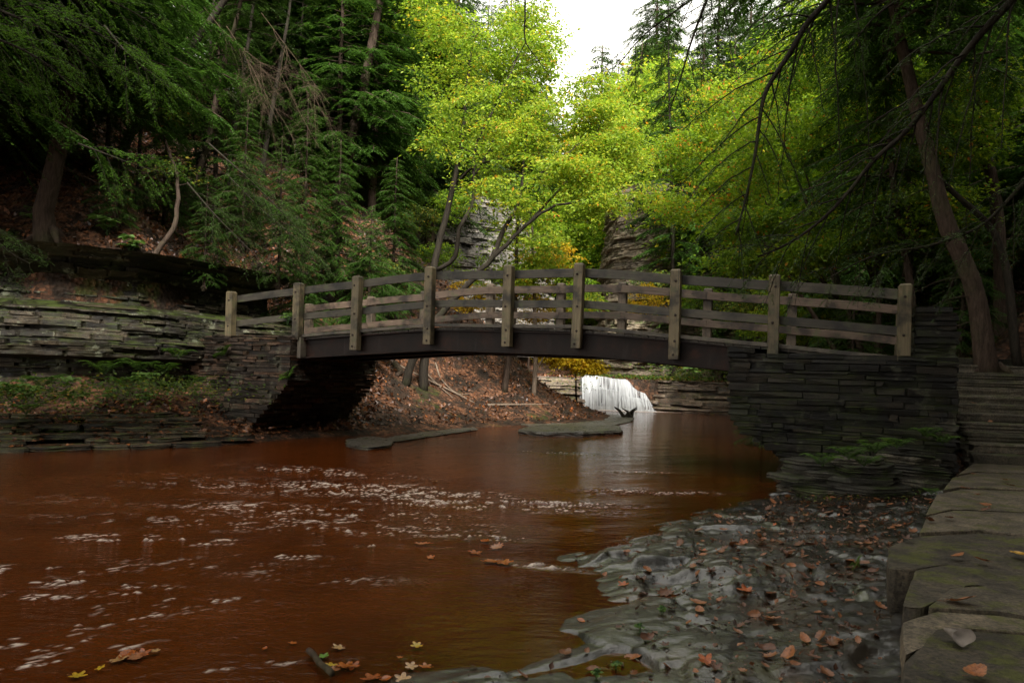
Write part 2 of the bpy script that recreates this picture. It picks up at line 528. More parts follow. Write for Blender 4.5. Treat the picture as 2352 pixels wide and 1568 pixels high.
# ------------------------------------------------------------------ the lie of the land
SL = np.array([(-60, -4), (-30, 6), (-16, 10.5), (-9.1, 12.2), (-5.6, 14.6), (-4.9, 16.2), (-4.3, 17.0), (-2.6, 19.3), (-.9, 21.6), (.4, 23.4), (2.2, 24.6), (3.9, 27), (4.8, 31), (4.5, 35), (3.6, 37.6), (4.2, 45), (1, 60), (-3, 100), (-6, 200)])
SR = np.array([(-9, -3), (-3, 1.2), (-.75, 3.3), (.45, 4.25), (.9, 5.0), (.75, 6.2), (2.2, 8.3), (4.2, 10.4), (5.0, 11.8), (5.3, 13.5), (6.5, 16), (10, 20), (13, 27), (14, 36), (13.5, 45), (11, 60), (8, 100), (6, 200)])
PE = np.array([(.2, -1), (1.15, 1.8), (1.8, 3.0), (3.0, 5.4), (4.75, 7.9), (6.4, 10.0), (7.2, 11.0)])
B0 = np.array([-.1, 14.0]); BA = np.array([.925, -.38]); BN = np.array([.38, .925])


PT = .41
ST0 = onz(2238, 1064, PT)[:2]; SD_ = np.array([.40, .917])


def bxy(s, n):
    return B0 + BA * s + BN * n


def sd(x, y, poly):
    x = np.asarray(x, float); y = np.asarray(y, float)
    best = np.full(x.shape, 1e18); sg = np.ones(x.shape)
    for a, b in zip(poly[:-1], poly[1:]):
        d = b - a; L2 = d @ d
        t = np.clip(((x - a[0]) * d[0] + (y - a[1]) * d[1]) / L2, 0, 1)
        q = (x - a[0] - t * d[0])**2 + (y - a[1] - t * d[1])**2
        c = d[0] * (y - a[1]) - d[1] * (x - a[0])
        u = q < best - 1e-9
        best = np.where(u, q, best); sg = np.where(u, np.sign(c), sg)
    return np.sqrt(best) * sg


def ground_h(x, y, detail=True):
    x = np.asarray(x, float); y = np.asarray(y, float)
    dl = sd(x, y, SL); dr = -sd(x, y, SR); dp = -sd(x, y, PE)
    nb = (x - B0[0]) * BN[0] + (y - B0[1]) * BN[1]
    sb = (x - B0[0]) * BA[0] + (y - B0[1]) * BA[1]
    near = 1 - smooth(.5, 3.5, nb)
    hn = np.interp(dl, [-3, -.5, 0, .3, 1.8, 2.6, 3.95, 4.4, 6, 60], [-.45, -.3, -.08, -.02, .40, .82, 1.2, 4.05, 5.6, 54])
    hf = np.interp(dl, [-3, -.5, 0, 1, 3.5, 12, 60], [-.45, -.2, -.02, .2, 1.5, 9.3, 52])
    hl = near * hn + (1 - near) * hf
    nr = 1 - smooth(.4, 3.2, nb)
    shale = np.where(dr < 0, .09 * dr, .05 * dr + .006 * dr * dr)
    shale = np.clip(shale, -.35, .26)
    hrn = np.maximum(shale, np.interp(dp, [-9, 2.3, 3, 30], [-9, .2, .8, 25]))
    hrf = np.interp(dr, [-3, -.5, 0, 1, 3, 12, 60], [-.45, -.25, 0, .7, 2.3, 9.5, 46])
    hr = nr * hrn + (1 - nr) * hrf
    h = np.maximum(hl, hr)
    up = np.where(y > 37.9, 1.72, -9)
    h = np.where(y > 37.9, np.maximum(h * 1.0, up) + .0, h)
    ra = x / np.maximum(y, 1)
    h = np.maximum(h, np.where(y > 50, 0, -9) + smooth(50, 80, y) * (12 + 16 * smooth(.11, .2, ra) + 10 * smooth(.04, -.05, ra)))
    h = np.minimum(h, 30 + .2 * h)
    sa_ = (x - ST0[0]) * SD_[0] + (y - ST0[1]) * SD_[1]; sc_ = (x - ST0[0]) * SD_[1] - (y - ST0[1]) * SD_[0]
    inst = smooth(-.6, -.2, sc_) * smooth(3.2, 2.7, sc_) * smooth(-1.2, -.4, sa_) * smooth(5.6, 4.6, sa_)
    h = h + inst * np.minimum(0, np.clip(PT + .165 * sa_ / .36 - .25, .2, 2.1) - h)
    if detail:
        amp = np.clip(np.maximum(dl - 1.2, np.minimum(dr - 1, dp - 2.4)), 0, 3) / 3
        amp = amp * (1 - inst)
        h = h + amp * ((fbm(x * .35, y * .35, 0, 4, 3) - .5) * 1.3 + (fbm(x * 1.7, y * 1.7, 0, 3, 9) - .5) * .35)
    return h


def hit(x, y, y0=2.0, y1=160.0):
    u, v = ray(x, y)
    Y = np.linspace(y0, y1, 2600)
    g = ground_h(u * Y, Y, False)
    k = np.argmax(g >= CAM_H - v * Y)
    if g[k] < CAM_H - v * Y[k]: k = len(Y) - 1
    Yk = Y[k]
    return np.array([u * Yk, Yk, float(ground_h(np.array([u * Yk]), np.array([Yk]))[0])])


def at_ground(x, y):
    return np.array([x, y, float(ground_h(np.array([x]), np.array([y]))[0])])


# ground sheet
def steps(*seg):
    out = []
    for a, b, d in seg: out.append(np.arange(a, b, d))
    return np.concatenate(out + [[seg[-1][1]]])


gx = steps((-300, -70, 20), (-70, -30, 2.5), (-30, -14, .6), (-14, 12, .2), (12, 30, .6), (30, 70, 2.5), (70, 300, 20))
gy = steps((-60, -4, 6), (-4, 2, 1), (2, 42, .2), (42, 75, .7), (75, 130, 3), (130, 400, 25))
GX, GY = np.meshgrid(gx, gy)
GZ = ground_h(GX.ravel(), GY.ravel()).reshape(GX.shape)
# lower the sheet a little under the separately modelled shale
drr = -sd(GX.ravel(), GY.ravel(), SR).reshape(GX.shape); nbb = (GX - B0[0]) * BN[0] + (GY - B0[1]) * BN[1]
inS = (GX > -6) & (GX < 9) & (GY > 1) & (GY < 14) & (drr > -3.2) & (nbb < 0)
GZ = np.where(inS & (GZ < .4), GZ - .22, GZ)
g = Geo(); g.grid(np.stack([GX, GY, GZ], -1))
ground = struct(g.build('ground', GROUND, smooth_=True))

# shale bank: broken plates stepping down into the water
def plates(x, y, cw, ch, seed, tilt):
    """height and tilt of the angular plate each point lies on"""
    u, v = x / cw, y / ch
    iu, iv = np.floor(u).astype(np.int64), np.floor(v).astype(np.int64)
    best = np.full(x.shape, 1e9); sec = np.full(x.shape, 1e9); H = np.zeros(x.shape)
    z0_ = np.zeros_like(iu)
    for a in (-1, 0, 1):
        for b in (-1, 0, 1):
            cx, cy_ = iu + a, iv + b
            px = cx + .1 + .8 * _hash(cx, cy_, z0_, seed); py = cy_ + .1 + .8 * _hash(cx, cy_, z0_, seed + 1)
            d = np.hypot(u - px, v - py)
            h = _hash(cx, cy_, z0_, seed + 2) - .5 + tilt * ((_hash(cx, cy_, z0_, seed + 3) - .5) * (u - px) + (_hash(cx, cy_, z0_, seed + 4) - .5) * (v - py))
            k = d < best
            sec = np.where(k, best, np.minimum(sec, d)); H = np.where(k, h, H); best = np.where(k, d, best)
    return H, sec - best


DS = .021
sx = np.arange(-4.2, 7.6, DS); sy = np.arange(2.4, 12.6, DS)
SX, SY = np.meshgrid(sx, sy)
dr_ = -sd(SX.ravel(), SY.ravel(), SR).reshape(SX.shape)
base = np.where(dr_ < 0, .085 * dr_, .05 * dr_ + .006 * dr_ * dr_)
base = np.clip(base, -.3, .27) + .022 * smooth(-.1, .15, dr_)
wx = SX + .35 * fbm(SX * .9, SY * .9, 0, 3, 21) + .05 * fbm(SX * 6, SY * 6, 0, 2, 23); wy = SY + .35 * fbm(SX * .9, SY * .9, 5, 3, 22) + .05 * fbm(SX * 6, SY * 6, 4, 2, 24)
ca, sa = math.cos(.55), math.sin(.55)
qx, qy = wx * ca + wy * sa, -wx * sa + wy * ca
h1, e1 = plates(qx, qy, .75, .30, 301, 1.3)
h2, e2 = plates(qx + 7, qy + 3, .3, .12, 311, 1.4)
h3, e3 = plates(qx + 2, qy + 9, .09, .045, 321, 1.0)
amp = smooth(-1.6, .8, dr_) * .85 + .15
rugged = smooth(.35, .65, fbm(SX * .7, SY * .7, 0, 3, 47))
SZ = base + amp * (.046 * h1 + (.003 + .012 * rugged) * h2 + .003 * rugged * h3)
SZ -= amp * .014 * (e1 < .05) + amp * .006 * (e2 < .05)
SZ += amp * .10 * (fbm(SX * .8, SY * .8, 1, 3, 44) - .5) * smooth(.0, .6, dr_)
sl_ = fbm(qx * 2.2, qy * 6.5, 0, 4, 43) * 9.0
SZ += amp * .012 * (np.floor(sl_) + smooth(.6, 1, sl_ % 1.0) - 4.5) * smooth(.3, .6, fbm(SX * 1.3, SY * 1.3, 3, 3, 45))
SZ += amp * .005 * (fbm(SX * 14, SY * 22, 0, 3, 41) - .5)
for _ in range(1):
    Pz = np.pad(SZ, 1, 'edge'); Pz = (Pz[:-2] + 2 * Pz[1:-1] + Pz[2:]) / 4; SZ = (Pz[:, :-2] + 2 * Pz[:, 1:-1] + Pz[:, 2:]) / 4
g = Geo(); g.grid(np.stack([SX, SY, SZ], -1))
shale_bank = struct(g.build('shale_bank', SHALE, smooth_=True, extra={'land': np.clip(dr_, -1, 2).ravel()}))


def shale_z(x, y):
    i = int(np.clip(round((y - sy[0]) / DS), 1, len(sy) - 2)); j = int(np.clip(round((x - sx[0]) / DS), 1, len(sx) - 2))
    return SZ[i, j]


def shale_n(x, y):
    e = 5
    i = int(np.clip(round((y - sy[0]) / DS), e, len(sy) - 1 - e)); j = int(np.clip(round((x - sx[0]) / DS), e, len(sx) - 1 - e))
    n = np.array([-(SZ[i, j + e] - SZ[i, j - e]) / (2 * e * DS), -(SZ[i + e, j] - SZ[i - e, j]) / (2 * e * DS), 1.0])
    return n / np.linalg.norm(n)


# ------------------------------------------------------------------ water
wxs = steps((-60, -14, 1.5), (-14, -8, .06), (-8, 4.5, .026), (4.5, 16, .2))
wys = steps((-12, 2.4, .6), (2.4, 3.2, .05), (3.2, 10.5, .026), (10.5, 17, .06), (17, 38.3, .16))
WX, WY = np.meshgrid(wxs, wys)
foam_glint = np.zeros_like(WX)
# stretches of broken water: (picture x, y, half length, half width, angle, strength)
for px_, py_, a, b_, ang, s_ in [(760, 1085, 1.9, .5, -.25, .5), (900, 1130, 2.2, .75, -.2, .6), (1060, 1160, 1.5, .28, -.1, 1.0), (1250, 1158, 1.1, .2, .05, 1.0), (620, 1170, 1.7, .5, -.1, .42),
                                 (380, 1245, .75, .13, .1, .9), (250, 1235, .8, .2, .1, .45), (60, 1310, .7, .16, .2, .95), (230, 1345, .7, .1, -.1, 1.0), (400, 1370, .6, .08, -.1, .9), (60, 1370, .5, .1, 0, .6),
                                 (150, 1455, .55, .05, .75, .9), (90, 1520, .5, .07, .6, .8), (330, 1500, .35, .03, .7, .6), (560, 1530, .35, .03, .4, .5), (650, 1280, .5, .12, 0, .5), (880, 1255, .6, .06, .05, .65),
                                 (760, 1330, .8, .2, 0, .3), (1120, 1235, .5, .1, -.1, .75), (1240, 1300, .45, .07, -.3, .9), (1280, 1040, 1.2, .22, 0, .6), (1500, 1130, 1.3, .3, .1, .5), (1480, 1085, .8, .12, 0, .4), (480, 1095, 2.2, .5, -.1, .22), (200, 1150, 2.0, .6, 0, .2), (700, 1200, 2.2, .5, -.1, .36), (480, 1300, 1.2, .35, 0, .3), (1000, 1210, 1.3, .35, 0, .35), (300, 1400, .9, .2, 0, .3), (120, 1490, .5, .06, .8, .8), (210, 1430, .45, .05, .8, .8), (420, 1480, .4, .04, .6, .6), (700, 1520, .3, .03, .3, .4), (850, 1180, 1.4, .3, -.1, .5), (560, 1120, 2.6, .7, -.15, .34), (420, 1200, 2.0, .4, -.05, .36), (820, 1220, 1.6, .25, -.05, .4)]:
    c = onz(px_, py_)
    dx, dy = WX - c[0], WY - c[1]
    p_ = dx * math.cos(ang) + dy * math.sin(ang); r_ = -dx * math.sin(ang) + dy * math.cos(ang)
    foam_glint = np.maximum(foam_glint, s_ * np.exp(-(p_ / a)**2 - (r_ / b_)**2))
foam_glint = np.where(WY > 24, 0, foam_glint)
pl = np.exp(-((WX - 6.2) / 2.3)**2 - ((WY - 36.9) / .9)**2)     # foot of the falls
rx, ry = WX * math.cos(.5) + WY * math.sin(.5), -WX * math.sin(.5) + WY * math.cos(.5)
rid = 1 - np.abs(2 * vn(rx * 7, ry * 15, 0, 51) - 1)
rid2 = 1 - np.abs(2 * vn(rx * 11 + 3, ry * 19, 0, 54) - 1)
rid = np.maximum(smooth(.78, 1.0, rid) * smooth(.5, .66, vn(rx * 4.2, ry * 7, 2, 53)), smooth(.84, 1.0, rid2) * smooth(.5, .66, vn(rx * 5.2, ry * 9, 7, 56)))
ch = fbm(rx * 1.1, ry * 3.0, 0, 4, 55) - .5
WZ = .012 * ch + foam_glint * smooth(2.5, 7, WY) * (.034 * rid + .022 * fbm(WX * 16, WY * 16, 0, 2, 57))
calm = np.clip(.45 + .55 * smooth(-2.5, 2.5, WX - .25 * (WY - 8)) - smooth(.03, .3, foam_glint) - .5 * smooth(13, 4, WY) * smooth(.5, -2, WX), 0, 1)
WZ += .05 * pl * fbm(WX * 4, WY * 4, 0, 3, 59)
bed = ground_h(WX.ravel(), WY.ravel(), False).reshape(WX.shape)
drw = -sd(WX.ravel(), WY.ravel(), SR).reshape(WX.shape)
deep = np.clip(1 - np.exp(-np.clip(-bed, 0, 1) * 13), 0, 1)
deep = np.where(drw > -2.2, np.clip(.62 + .26 * np.clip(-drw, 0, 1.4), 0, .97), np.maximum(deep, .93))
fm = np.clip(smooth(.08, .55, foam_glint) * smooth(.25, .75, rid) * 1.3, 0, 1)  # flecks along ripple ridges: foam, plus sky glints painted into the colour
fm = np.maximum(fm, np.clip(pl * 1.4, 0, 1))
g = Geo(); g.grid(np.stack([WX, WY, WZ], -1))
water = struct(g.build('water', WATER, smooth_=True, extra={'foam_glint': fm.ravel(), 'calm': calm.ravel(), 'deep': deep.ravel()}))


# ------------------------------------------------------------------ rock faces
def cliff(name, line, z0, z1, prof, mat, label, ds=.07, dz=.03, amp=.12, lens=(.4, 1.4), lay=(.05, .2), seed=1, back=2.0, rough=.05, top=None, cat='rock'):
    rr = np.random.default_rng(seed)
    line = np.asarray(line, float)
    seg = np.linalg.norm(np.diff(line, axis=0), axis=1); cum = np.concatenate([[0], np.cumsum(seg)])
    S = np.arange(0, cum[-1], ds); Z = np.arange(z0, z1 + dz, dz)
    bx = np.interp(S, cum, line[:, 0]); by = np.interp(S, cum, line[:, 1])
    tx, ty = np.gradient(bx), np.gradient(by); tl = np.hypot(tx, ty) + 1e-9
    k = max(3, int(.8 / ds)); ker = np.ones(k) / k
    tx = np.convolve(np.pad(tx / tl, k, 'edge'), ker, 'same')[k:-k]; ty = np.convolve(np.pad(ty / tl, k, 'edge'), ker, 'same')[k:-k]
    nx, ny = ty, -tx                      # outward = right of travel
    SS, ZZ = np.meshgrid(S, Z)
    zw = ZZ + .22 * (fbm(SS * .35, ZZ * .2, 0, 3, seed) - .5)     # beds undulate
    edges = [z0 - 1]
    while edges[-1] < z1 + 1: edges.append(edges[-1] + rr.uniform(*lay))
    li = np.searchsorted(edges, zw)
    ln = rr.uniform(lens[0], lens[1], len(edges) + 2); ph = rr.uniform(0, 9, len(edges) + 2)
    bi = np.floor(SS / ln[li] + ph[li]).astype(np.int64)
    hv = _hash(bi, li.astype(np.int64), np.zeros_like(bi), seed)
    hl = _hash(li.astype(np.int64), np.zeros_like(bi), np.zeros_like(bi), seed + 5)
    off = amp * (.6 * hv + .7 * hl) + rough * (fbm(SS * 4, ZZ * 9, 0, 4, seed + 9) - .5) * 2 + .35 * (fbm(SS * .5, ZZ * .5, 0, 3, seed + 3) - .5)
    fx = (SS / ln[li] + ph[li]) % 1.0
    off -= .05 * (np.minimum(fx, 1 - fx) * ln[li] < .02)
    off = off + np.interp(ZZ, prof[0], prof[1])
    X = bx[None] + nx[None] * off; Y = by[None] + ny[None] * off
    Zv = ZZ + .02 * (fbm(SS * 3, ZZ * 3, 2, 3, seed + 11) - .5)
    if top is not None:
        tz = top(S)[None, :] + .35 * (fbm(S * .7, S * 0, 0, 4, seed + 20) - .5)[None]
        over = np.maximum(Zv - tz, 0)
        Zv = np.minimum(Zv, tz); X = X - nx[None] * over * .8; Y = Y - ny[None] * over * .8
    V = np.stack([X, Y, Zv], -1)
    last = V[-1].copy(); bk = last.copy(); bk[:, 0] -= nx * back; bk[:, 1] -= ny * back
    bb = bk.copy(); bb[:, 2] = z0
    V = np.concatenate([V, bk[None], bb[None]])
    hv = np.concatenate([hv, hv[-1:], hv[-1:]])
    gg = Geo(); gg.grid(V, hv)
    o = gg.build(name, mat, origin=(float(bx.mean()), float(by.mean()), z0))
    if label: tag(o, label, cat)
    return o


# rock bank on the near left, with its overhang
off_line = []
for a, b in zip(SL[1:5], SL[2:6]):
    pass
RB = [(-24, 11.2), (-17, 13.2), (-12.5, 14.6), (-10.2, 15.6), (-8.9, 16.6), (-7.6, 18.2), (-6.6, 20.0)]
RBt = RB[::-1]
cliff('rock_bank', RB, .3, 4.35, ([0, .9, 1.0, 1.75, 1.8, 2.15, 2.2, 2.9, 2.95, 3.1, 3.7, 4.0, 4.4], [.12, .1, -.15, -.25, .35, .4, .25, .1, -.2, -.85, -1.0, -.5, .1]), CLIFFN,
      'dark layered rock bank with mossy ledge and deep overhang on the left', amp=.15, seed=4, lay=(.03, .13), lens=(.3, 1.4), rough=.035, ds=.05, dz=.018)
# ledge of the falls
cliff('rock_ledge', [(-2.5, 35.2), (.5, 36.4), (3.2, 37.3), (3.9, 38.7), (7.9, 39.0), (8.6, 37.9), (10.5, 37.2), (14, 36.0), (19, 33.5)], -.25, 1.72, ([-.3, 2.0], [.85, -.15]), LEDGE,
      'brown stepped rock ledge the waterfall drops over', ds=.09, dz=.025, amp=.3, seed=8, lay=(.06, .2), lens=(.6, 2.4), rough=.05, back=1.5)
# cliffs up the gorge
cliff('cliff', [(-11, 41), (-7, 44), (-3.2, 45), (.2, 46.5), (2.2, 51)], 3.0, 16.5, ([0, 6, 9, 12, 17], [1.2, .6, .3, -1.2, -4.5]), CLIFFG,
      'pale grey cliff behind the yellow maple, left of the stream', ds=.12, dz=.06, amp=.5, seed=14, lay=(.08, .35), lens=(.5, 2.0), rough=.14, cat='cliff',
      top=lambda S: 14.2 + .0 * S)
cliff('cliff', [(6.8, 52), (7.0, 46.5), (9.0, 45), (13, 44.5), (19, 44), (26, 40)], 1.5, 17.0, ([0, 5, 14, 18], [.6, .3, -.2, -1.5]), CLIFFB,
      'brown layered cliff right of the maple, above the waterfall', ds=.16, dz=.07, amp=.45, seed=17, lay=(.1, .35), lens=(.8, 3.0), rough=.12, cat='cliff',
      top=lambda S: 15.2 - .05 * S)

# waterfall: curtains of falling water
g = Geo()


def curtain(x0, x1, ztop, zbot, ylip, out, seed, sh=0.0, slope=.12):
    nxn, nzn = 150, 46
    u = np.linspace(0, 1, nxn); t = np.linspace(0, 1, nzn)
    U, T = np.meshgrid(u, t)
    X = x0 + (x1 - x0) * U + .12 * (fbm(U * 3, T * .5, 0, 2, seed) - .5) + sh * T * (U - .3)
    prof_y = np.where(T < .18, .45 - T / .18 * .45, 0) - out * smooth(.15, 1, T)**.8
    rib = fbm(U * 16 * (x1 - x0) / 3, T * .7, 0, 4, seed + 2)
    Y = ylip + prof_y - .22 * (rib - .5) * smooth(.05, .4, T) - .12 * (fbm(U * 5, T * 3.0, 2, 3, seed + 4) - .5)
    lip = ztop - slope * U + .2 * (fbm(U * 3, U * 0, 0, 3, seed + 6) - .5) - .25 * smooth(.12, 0, np.minimum(U, 1 - U))
    Z = np.where(T < .18, lip - .03 * T / .18, lip - .03 - (lip - zbot) * ((T - .18) / .82)**1.35)
    vv = .12 + .1 * np.cos(U * 9 + seed) - .05 * T + np.where(T > .85, .3, 0) - .8 * (np.minimum(U, 1 - U) < .04) * fbm(U * 80, T * 3, 0, 2, seed + 8)
    g.grid(np.stack([X, Y, Z], -1), vv)


curtain(3.75, 6.6, 1.86, -.04, 37.75, .7, 61, .25)
curtain(6.1, 7.5, 1.5, .3, 37.7, .35, 67, .35, .5)
curtain(5.9, 7.4, .95, -.04, 37.2, .5, 71, .8, .35)
curtain(4.2, 6.0, 1.2, -.04, 37.2, .25, 75, .1)
wf = struct(g.build('waterfall', FALL, smooth_=True))

# ------------------------------------------------------------------ dry-laid masonry
def wall(perim, z0, ztop, rr, ht=(.05, .12), ln=(.16, .62), dep=.32, jit=.022, g=None):
    """courses of stones along perim(z) (outward = right of travel), up to ztop(fraction)"""
    g = g or Geo()
    z = z0
    while z < z0 + 6:
        h = rr.uniform(*ht)
        P = np.asarray(perim(z + h / 2), float)
        seg = np.linalg.norm(np.diff(P, axis=0), axis=1); L = seg.sum(); cum = np.concatenate([[0], np.cumsum(seg)])
        any_ = False
        s = -rr.uniform(0, .2)
        while s < L:
            l = rr.uniform(*ln) * (1.0 if rr.random() > .1 else 1.6)
            a, b = max(s, 0), min(s + l, L)
            s += l + .008
            if b - a < .05: continue
            # do not bridge corners
            k = np.searchsorted(cum, a + 1e-6, 'right') - 1
            if b > cum[k + 1] + 1e-6:
                b = cum[k + 1]; s = b
                if b - a < .05: continue
            d = (P[k + 1] - P[k]) / seg[k]; nrm = np.array([d[1], -d[0]])
            zt = ztop((a + b) / 2 / L)
            if z + h * .6 > zt: continue
            any_ = True
            c = P[k] + d * ((a + b) / 2 - cum[k]) + nrm * (rr.normal(0, jit) - dep / 2)
            dz = rr.normal(0, .006); hh = h * rr.uniform(.8, .99)
            tw = rr.normal(0, .02)
            d2 = np.array([d[0] - tw * d[1], d[1] + tw * d[0]])
            var = rr.random()
            hx = (b - a) / 2 - .004
            # a stone: eight corners pulled about, edges knocked off
            ax = np.array([*d2 * hx, rr.normal(0, .012) * hx]); ay = np.array([*nrm * dep / 2, 0]); az = np.array([0, 0, hh / 2])
            cc = np.array([*c, z + h / 2 + dz])
            V = []
            ch_ = .007
            for kz, kk in ((-1, 0), (-.82, 1.0), (.8, 1.0), (1, 0)):
                for i, j in ((-1, -1), (1, -1), (1, 1), (-1, 1)):
                    e = np.array([rr.normal(0, .009), rr.normal(0, .009), rr.normal(0, .003)])
                    V.append(cc + ax * i * (1 - (1 - kk) * ch_ / hx) + ay * j * (1 - (1 - kk) * ch_ * 2 / dep) + az * kz + e)
            F = [[0, 3, 2, 1], [12, 13, 14, 15]]
            for r_ in range(3):
                for i in range(4):
                    F.append([r_ * 4 + i, r_ * 4 + (i + 1) % 4, r_ * 4 + 4 + (i + 1) % 4, r_ * 4 + 4 + i])
            g.add(np.array(V), np.array(F), var)
        z += h
        if not any_ and z > z0 + .5: break
    return g


def prism(g, P, z0, z1, var=.2):
    P = np.asarray(P, float); n = len(P)
    z1 = np.zeros(n) + z1
    V = np.concatenate([np.c_[P, np.full(n, z0)], np.c_[P, z1]])
    i = np.arange(n)
    g.add(V, [np.stack([i, (i + 1) % n, n + (i + 1) % n, n + i], -1), i[None, ::-1], (n + i)[None]], var)


DECK = ([-9.5, -7.37, -5.33, -3.7, -1.83, 0, 1.48, 3.37, 5.08, 7.09, 9], [2.25, 2.34, 2.50, 2.61, 2.74, 2.74, 2.70, 2.55, 2.39, 2.19, 2.05])


def deck_z(s): return float(np.interp(s, *DECK))


rr = np.random.default_rng(3)
# left abutment: front face then the face towards the stream, leaning out as it rises


def lcorner(z): return float(np.interp(z, [0, .35, .8, 1.2, 1.5, 2.6], [-6.35, -6.25, -5.85, -5.5, -5.36, -5.3]))


def lper(z):
    c = lcorner(z)
    out = .35 * (1 - smooth(0, 1.5, z))
    return [bxy(-9.4, .3 - out), bxy(-7.2, -.22 - out), bxy(c, -.25 - out * .6), bxy(c + .05, 1.2), bxy(c + .2, 3.0)]


lt = thing('bridge_abutment', 'left stone abutment of layered brown slabs under the bridge end', 'abutment', (*bxy(-6.5, 1), 0))
g = wall(lper, -.15, lambda f: 2.46 + .03 * math.sin(f * 17), rr, ln=(.12, .7), ht=(.025, .13), jit=.028)
g.build('masonry', MASL, lt)
g = Geo()
for z in np.arange(-.2, 2.36, .16):
    c = lcorner(z + .08); out = .35 * (1 - smooth(0, 1.5, z))
    prism(g, [bxy(-9.2, .6), bxy(-7.2, -.15 - out), bxy(c - .08, -.18 - out * .6), bxy(c - .07, 2.95), bxy(-9, 3.2)], z, z + .16 if z + .16 < 2.3 else 2.42)
g.build('core', MASL, lt)


def rcorner(z): return float(np.interp(z, [-.2, 0, .3, .55, .8, 1.0, 2.6], [5.75, 5.7, 5.35, 5.05, 4.65, 4.42, 4.32]))


def rper(z):
    c = rcorner(z)
    return [bxy(c + .2, 2.9), bxy(c + .02, 1.2), bxy(c, -.3), bxy(7.85, -.18), bxy(7.9, 2.6)]


rt = thing('bridge_abutment', 'right wet stone abutment beside the steps, colour darkened for bough shade', 'abutment', (*bxy(6.5, 1), 0))


def rtop(f): return 2.27 - .25 * max(0, f - .45) + .02 * math.sin(f * 23)


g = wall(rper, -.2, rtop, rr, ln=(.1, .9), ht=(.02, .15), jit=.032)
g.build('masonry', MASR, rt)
g = Geo()
for z in np.arange(-.2, 2.1, .16):
    c = rcorner(z + .08)
    prism(g, [bxy(c + .3, 2.8), bxy(c + .08, -.23), bxy(7.78, -.12), bxy(7.82, 3)], z, min(z + .16, 2.12))
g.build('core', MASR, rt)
# stepped parapet rising behind the last post
g = wall(lambda z: [bxy(7.25, 1.0), bxy(7.25, -.02), bxy(7.84, .0), bxy(7.95, 2.4)], 1.9, lambda f: 3.03 - max(0, f - .35) * 1.1, rr, ln=(.25, .8), ht=(.05, .12))
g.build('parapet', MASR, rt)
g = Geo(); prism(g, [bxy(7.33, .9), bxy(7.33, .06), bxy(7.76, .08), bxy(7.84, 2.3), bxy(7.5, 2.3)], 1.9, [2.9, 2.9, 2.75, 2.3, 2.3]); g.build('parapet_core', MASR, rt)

# ------------------------------------------------------------------ the bridge
br = thing('footbridge', 'arched wooden footbridge with post and rail sides on dark steel girders', 'footbridge', (*bxy(0, 1.2), 0))


def frame_box(name, mat, p0, p1, w, h, parent, up=(0, 0, 1), bev=.003, sag=0):
    """beam from p0 to p1 whose own x axis runs along it"""
    p0 = np.asarray(p0, float); p1 = np.asarray(p1, float)
    L = np.linalg.norm(p1 - p0); X = (p1 - p0) / L
    Yv = np.cross(up, X); Yv /= np.linalg.norm(Yv); Zv = np.cross(X, Yv)
    n = 8
    gg = Geo(); xs = np.linspace(0, L, n)
    prof = []
    b = bev
    for y, z in ((-w / 2 + b, -h / 2), (w / 2 - b, -h / 2), (w / 2, -h / 2 + b), (w / 2, h / 2 - b), (w / 2 - b, h / 2), (-w / 2 + b, h / 2), (-w / 2, h / 2 - b), (-w / 2, -h / 2 + b)): prof.append((y, z))
    V = np.array([[(x, y + .004 * math.sin(x * 3 + p0[0] * 9), z + .004 * math.sin(x * 2.3 + p0[1] * 7) - sag * math.sin(PI * x / L)) for (y, z) in prof] for x in xs])
    i = np.arange(n - 1)[:, None] * 8; k = np.arange(8)[None]
    F = np.stack([i + k, i + (k + 1) % 8, i + 8 + (k + 1) % 8, i + 8 + k], -1).reshape(-1, 4)
    gg.add(V.reshape(-1, 3), [F, np.arange(8)[None, ::-1], (np.arange(8) + (n - 1) * 8)[None]], 0)
    o = bpy.data.objects.new(name, gg.mesh(name, mat)); COL.objects.link(o)
    M_ = Matrix([[X[0], Yv[0], Zv[0], p0[0]], [X[1], Yv[1], Zv[1], p0[1]], [X[2], Yv[2], Zv[2], p0[2]], [0, 0, 0, 1]])
    o.parent = parent
    o.matrix_local = Matrix.Translation(-Vector(parent.location)) @ M_
    return o


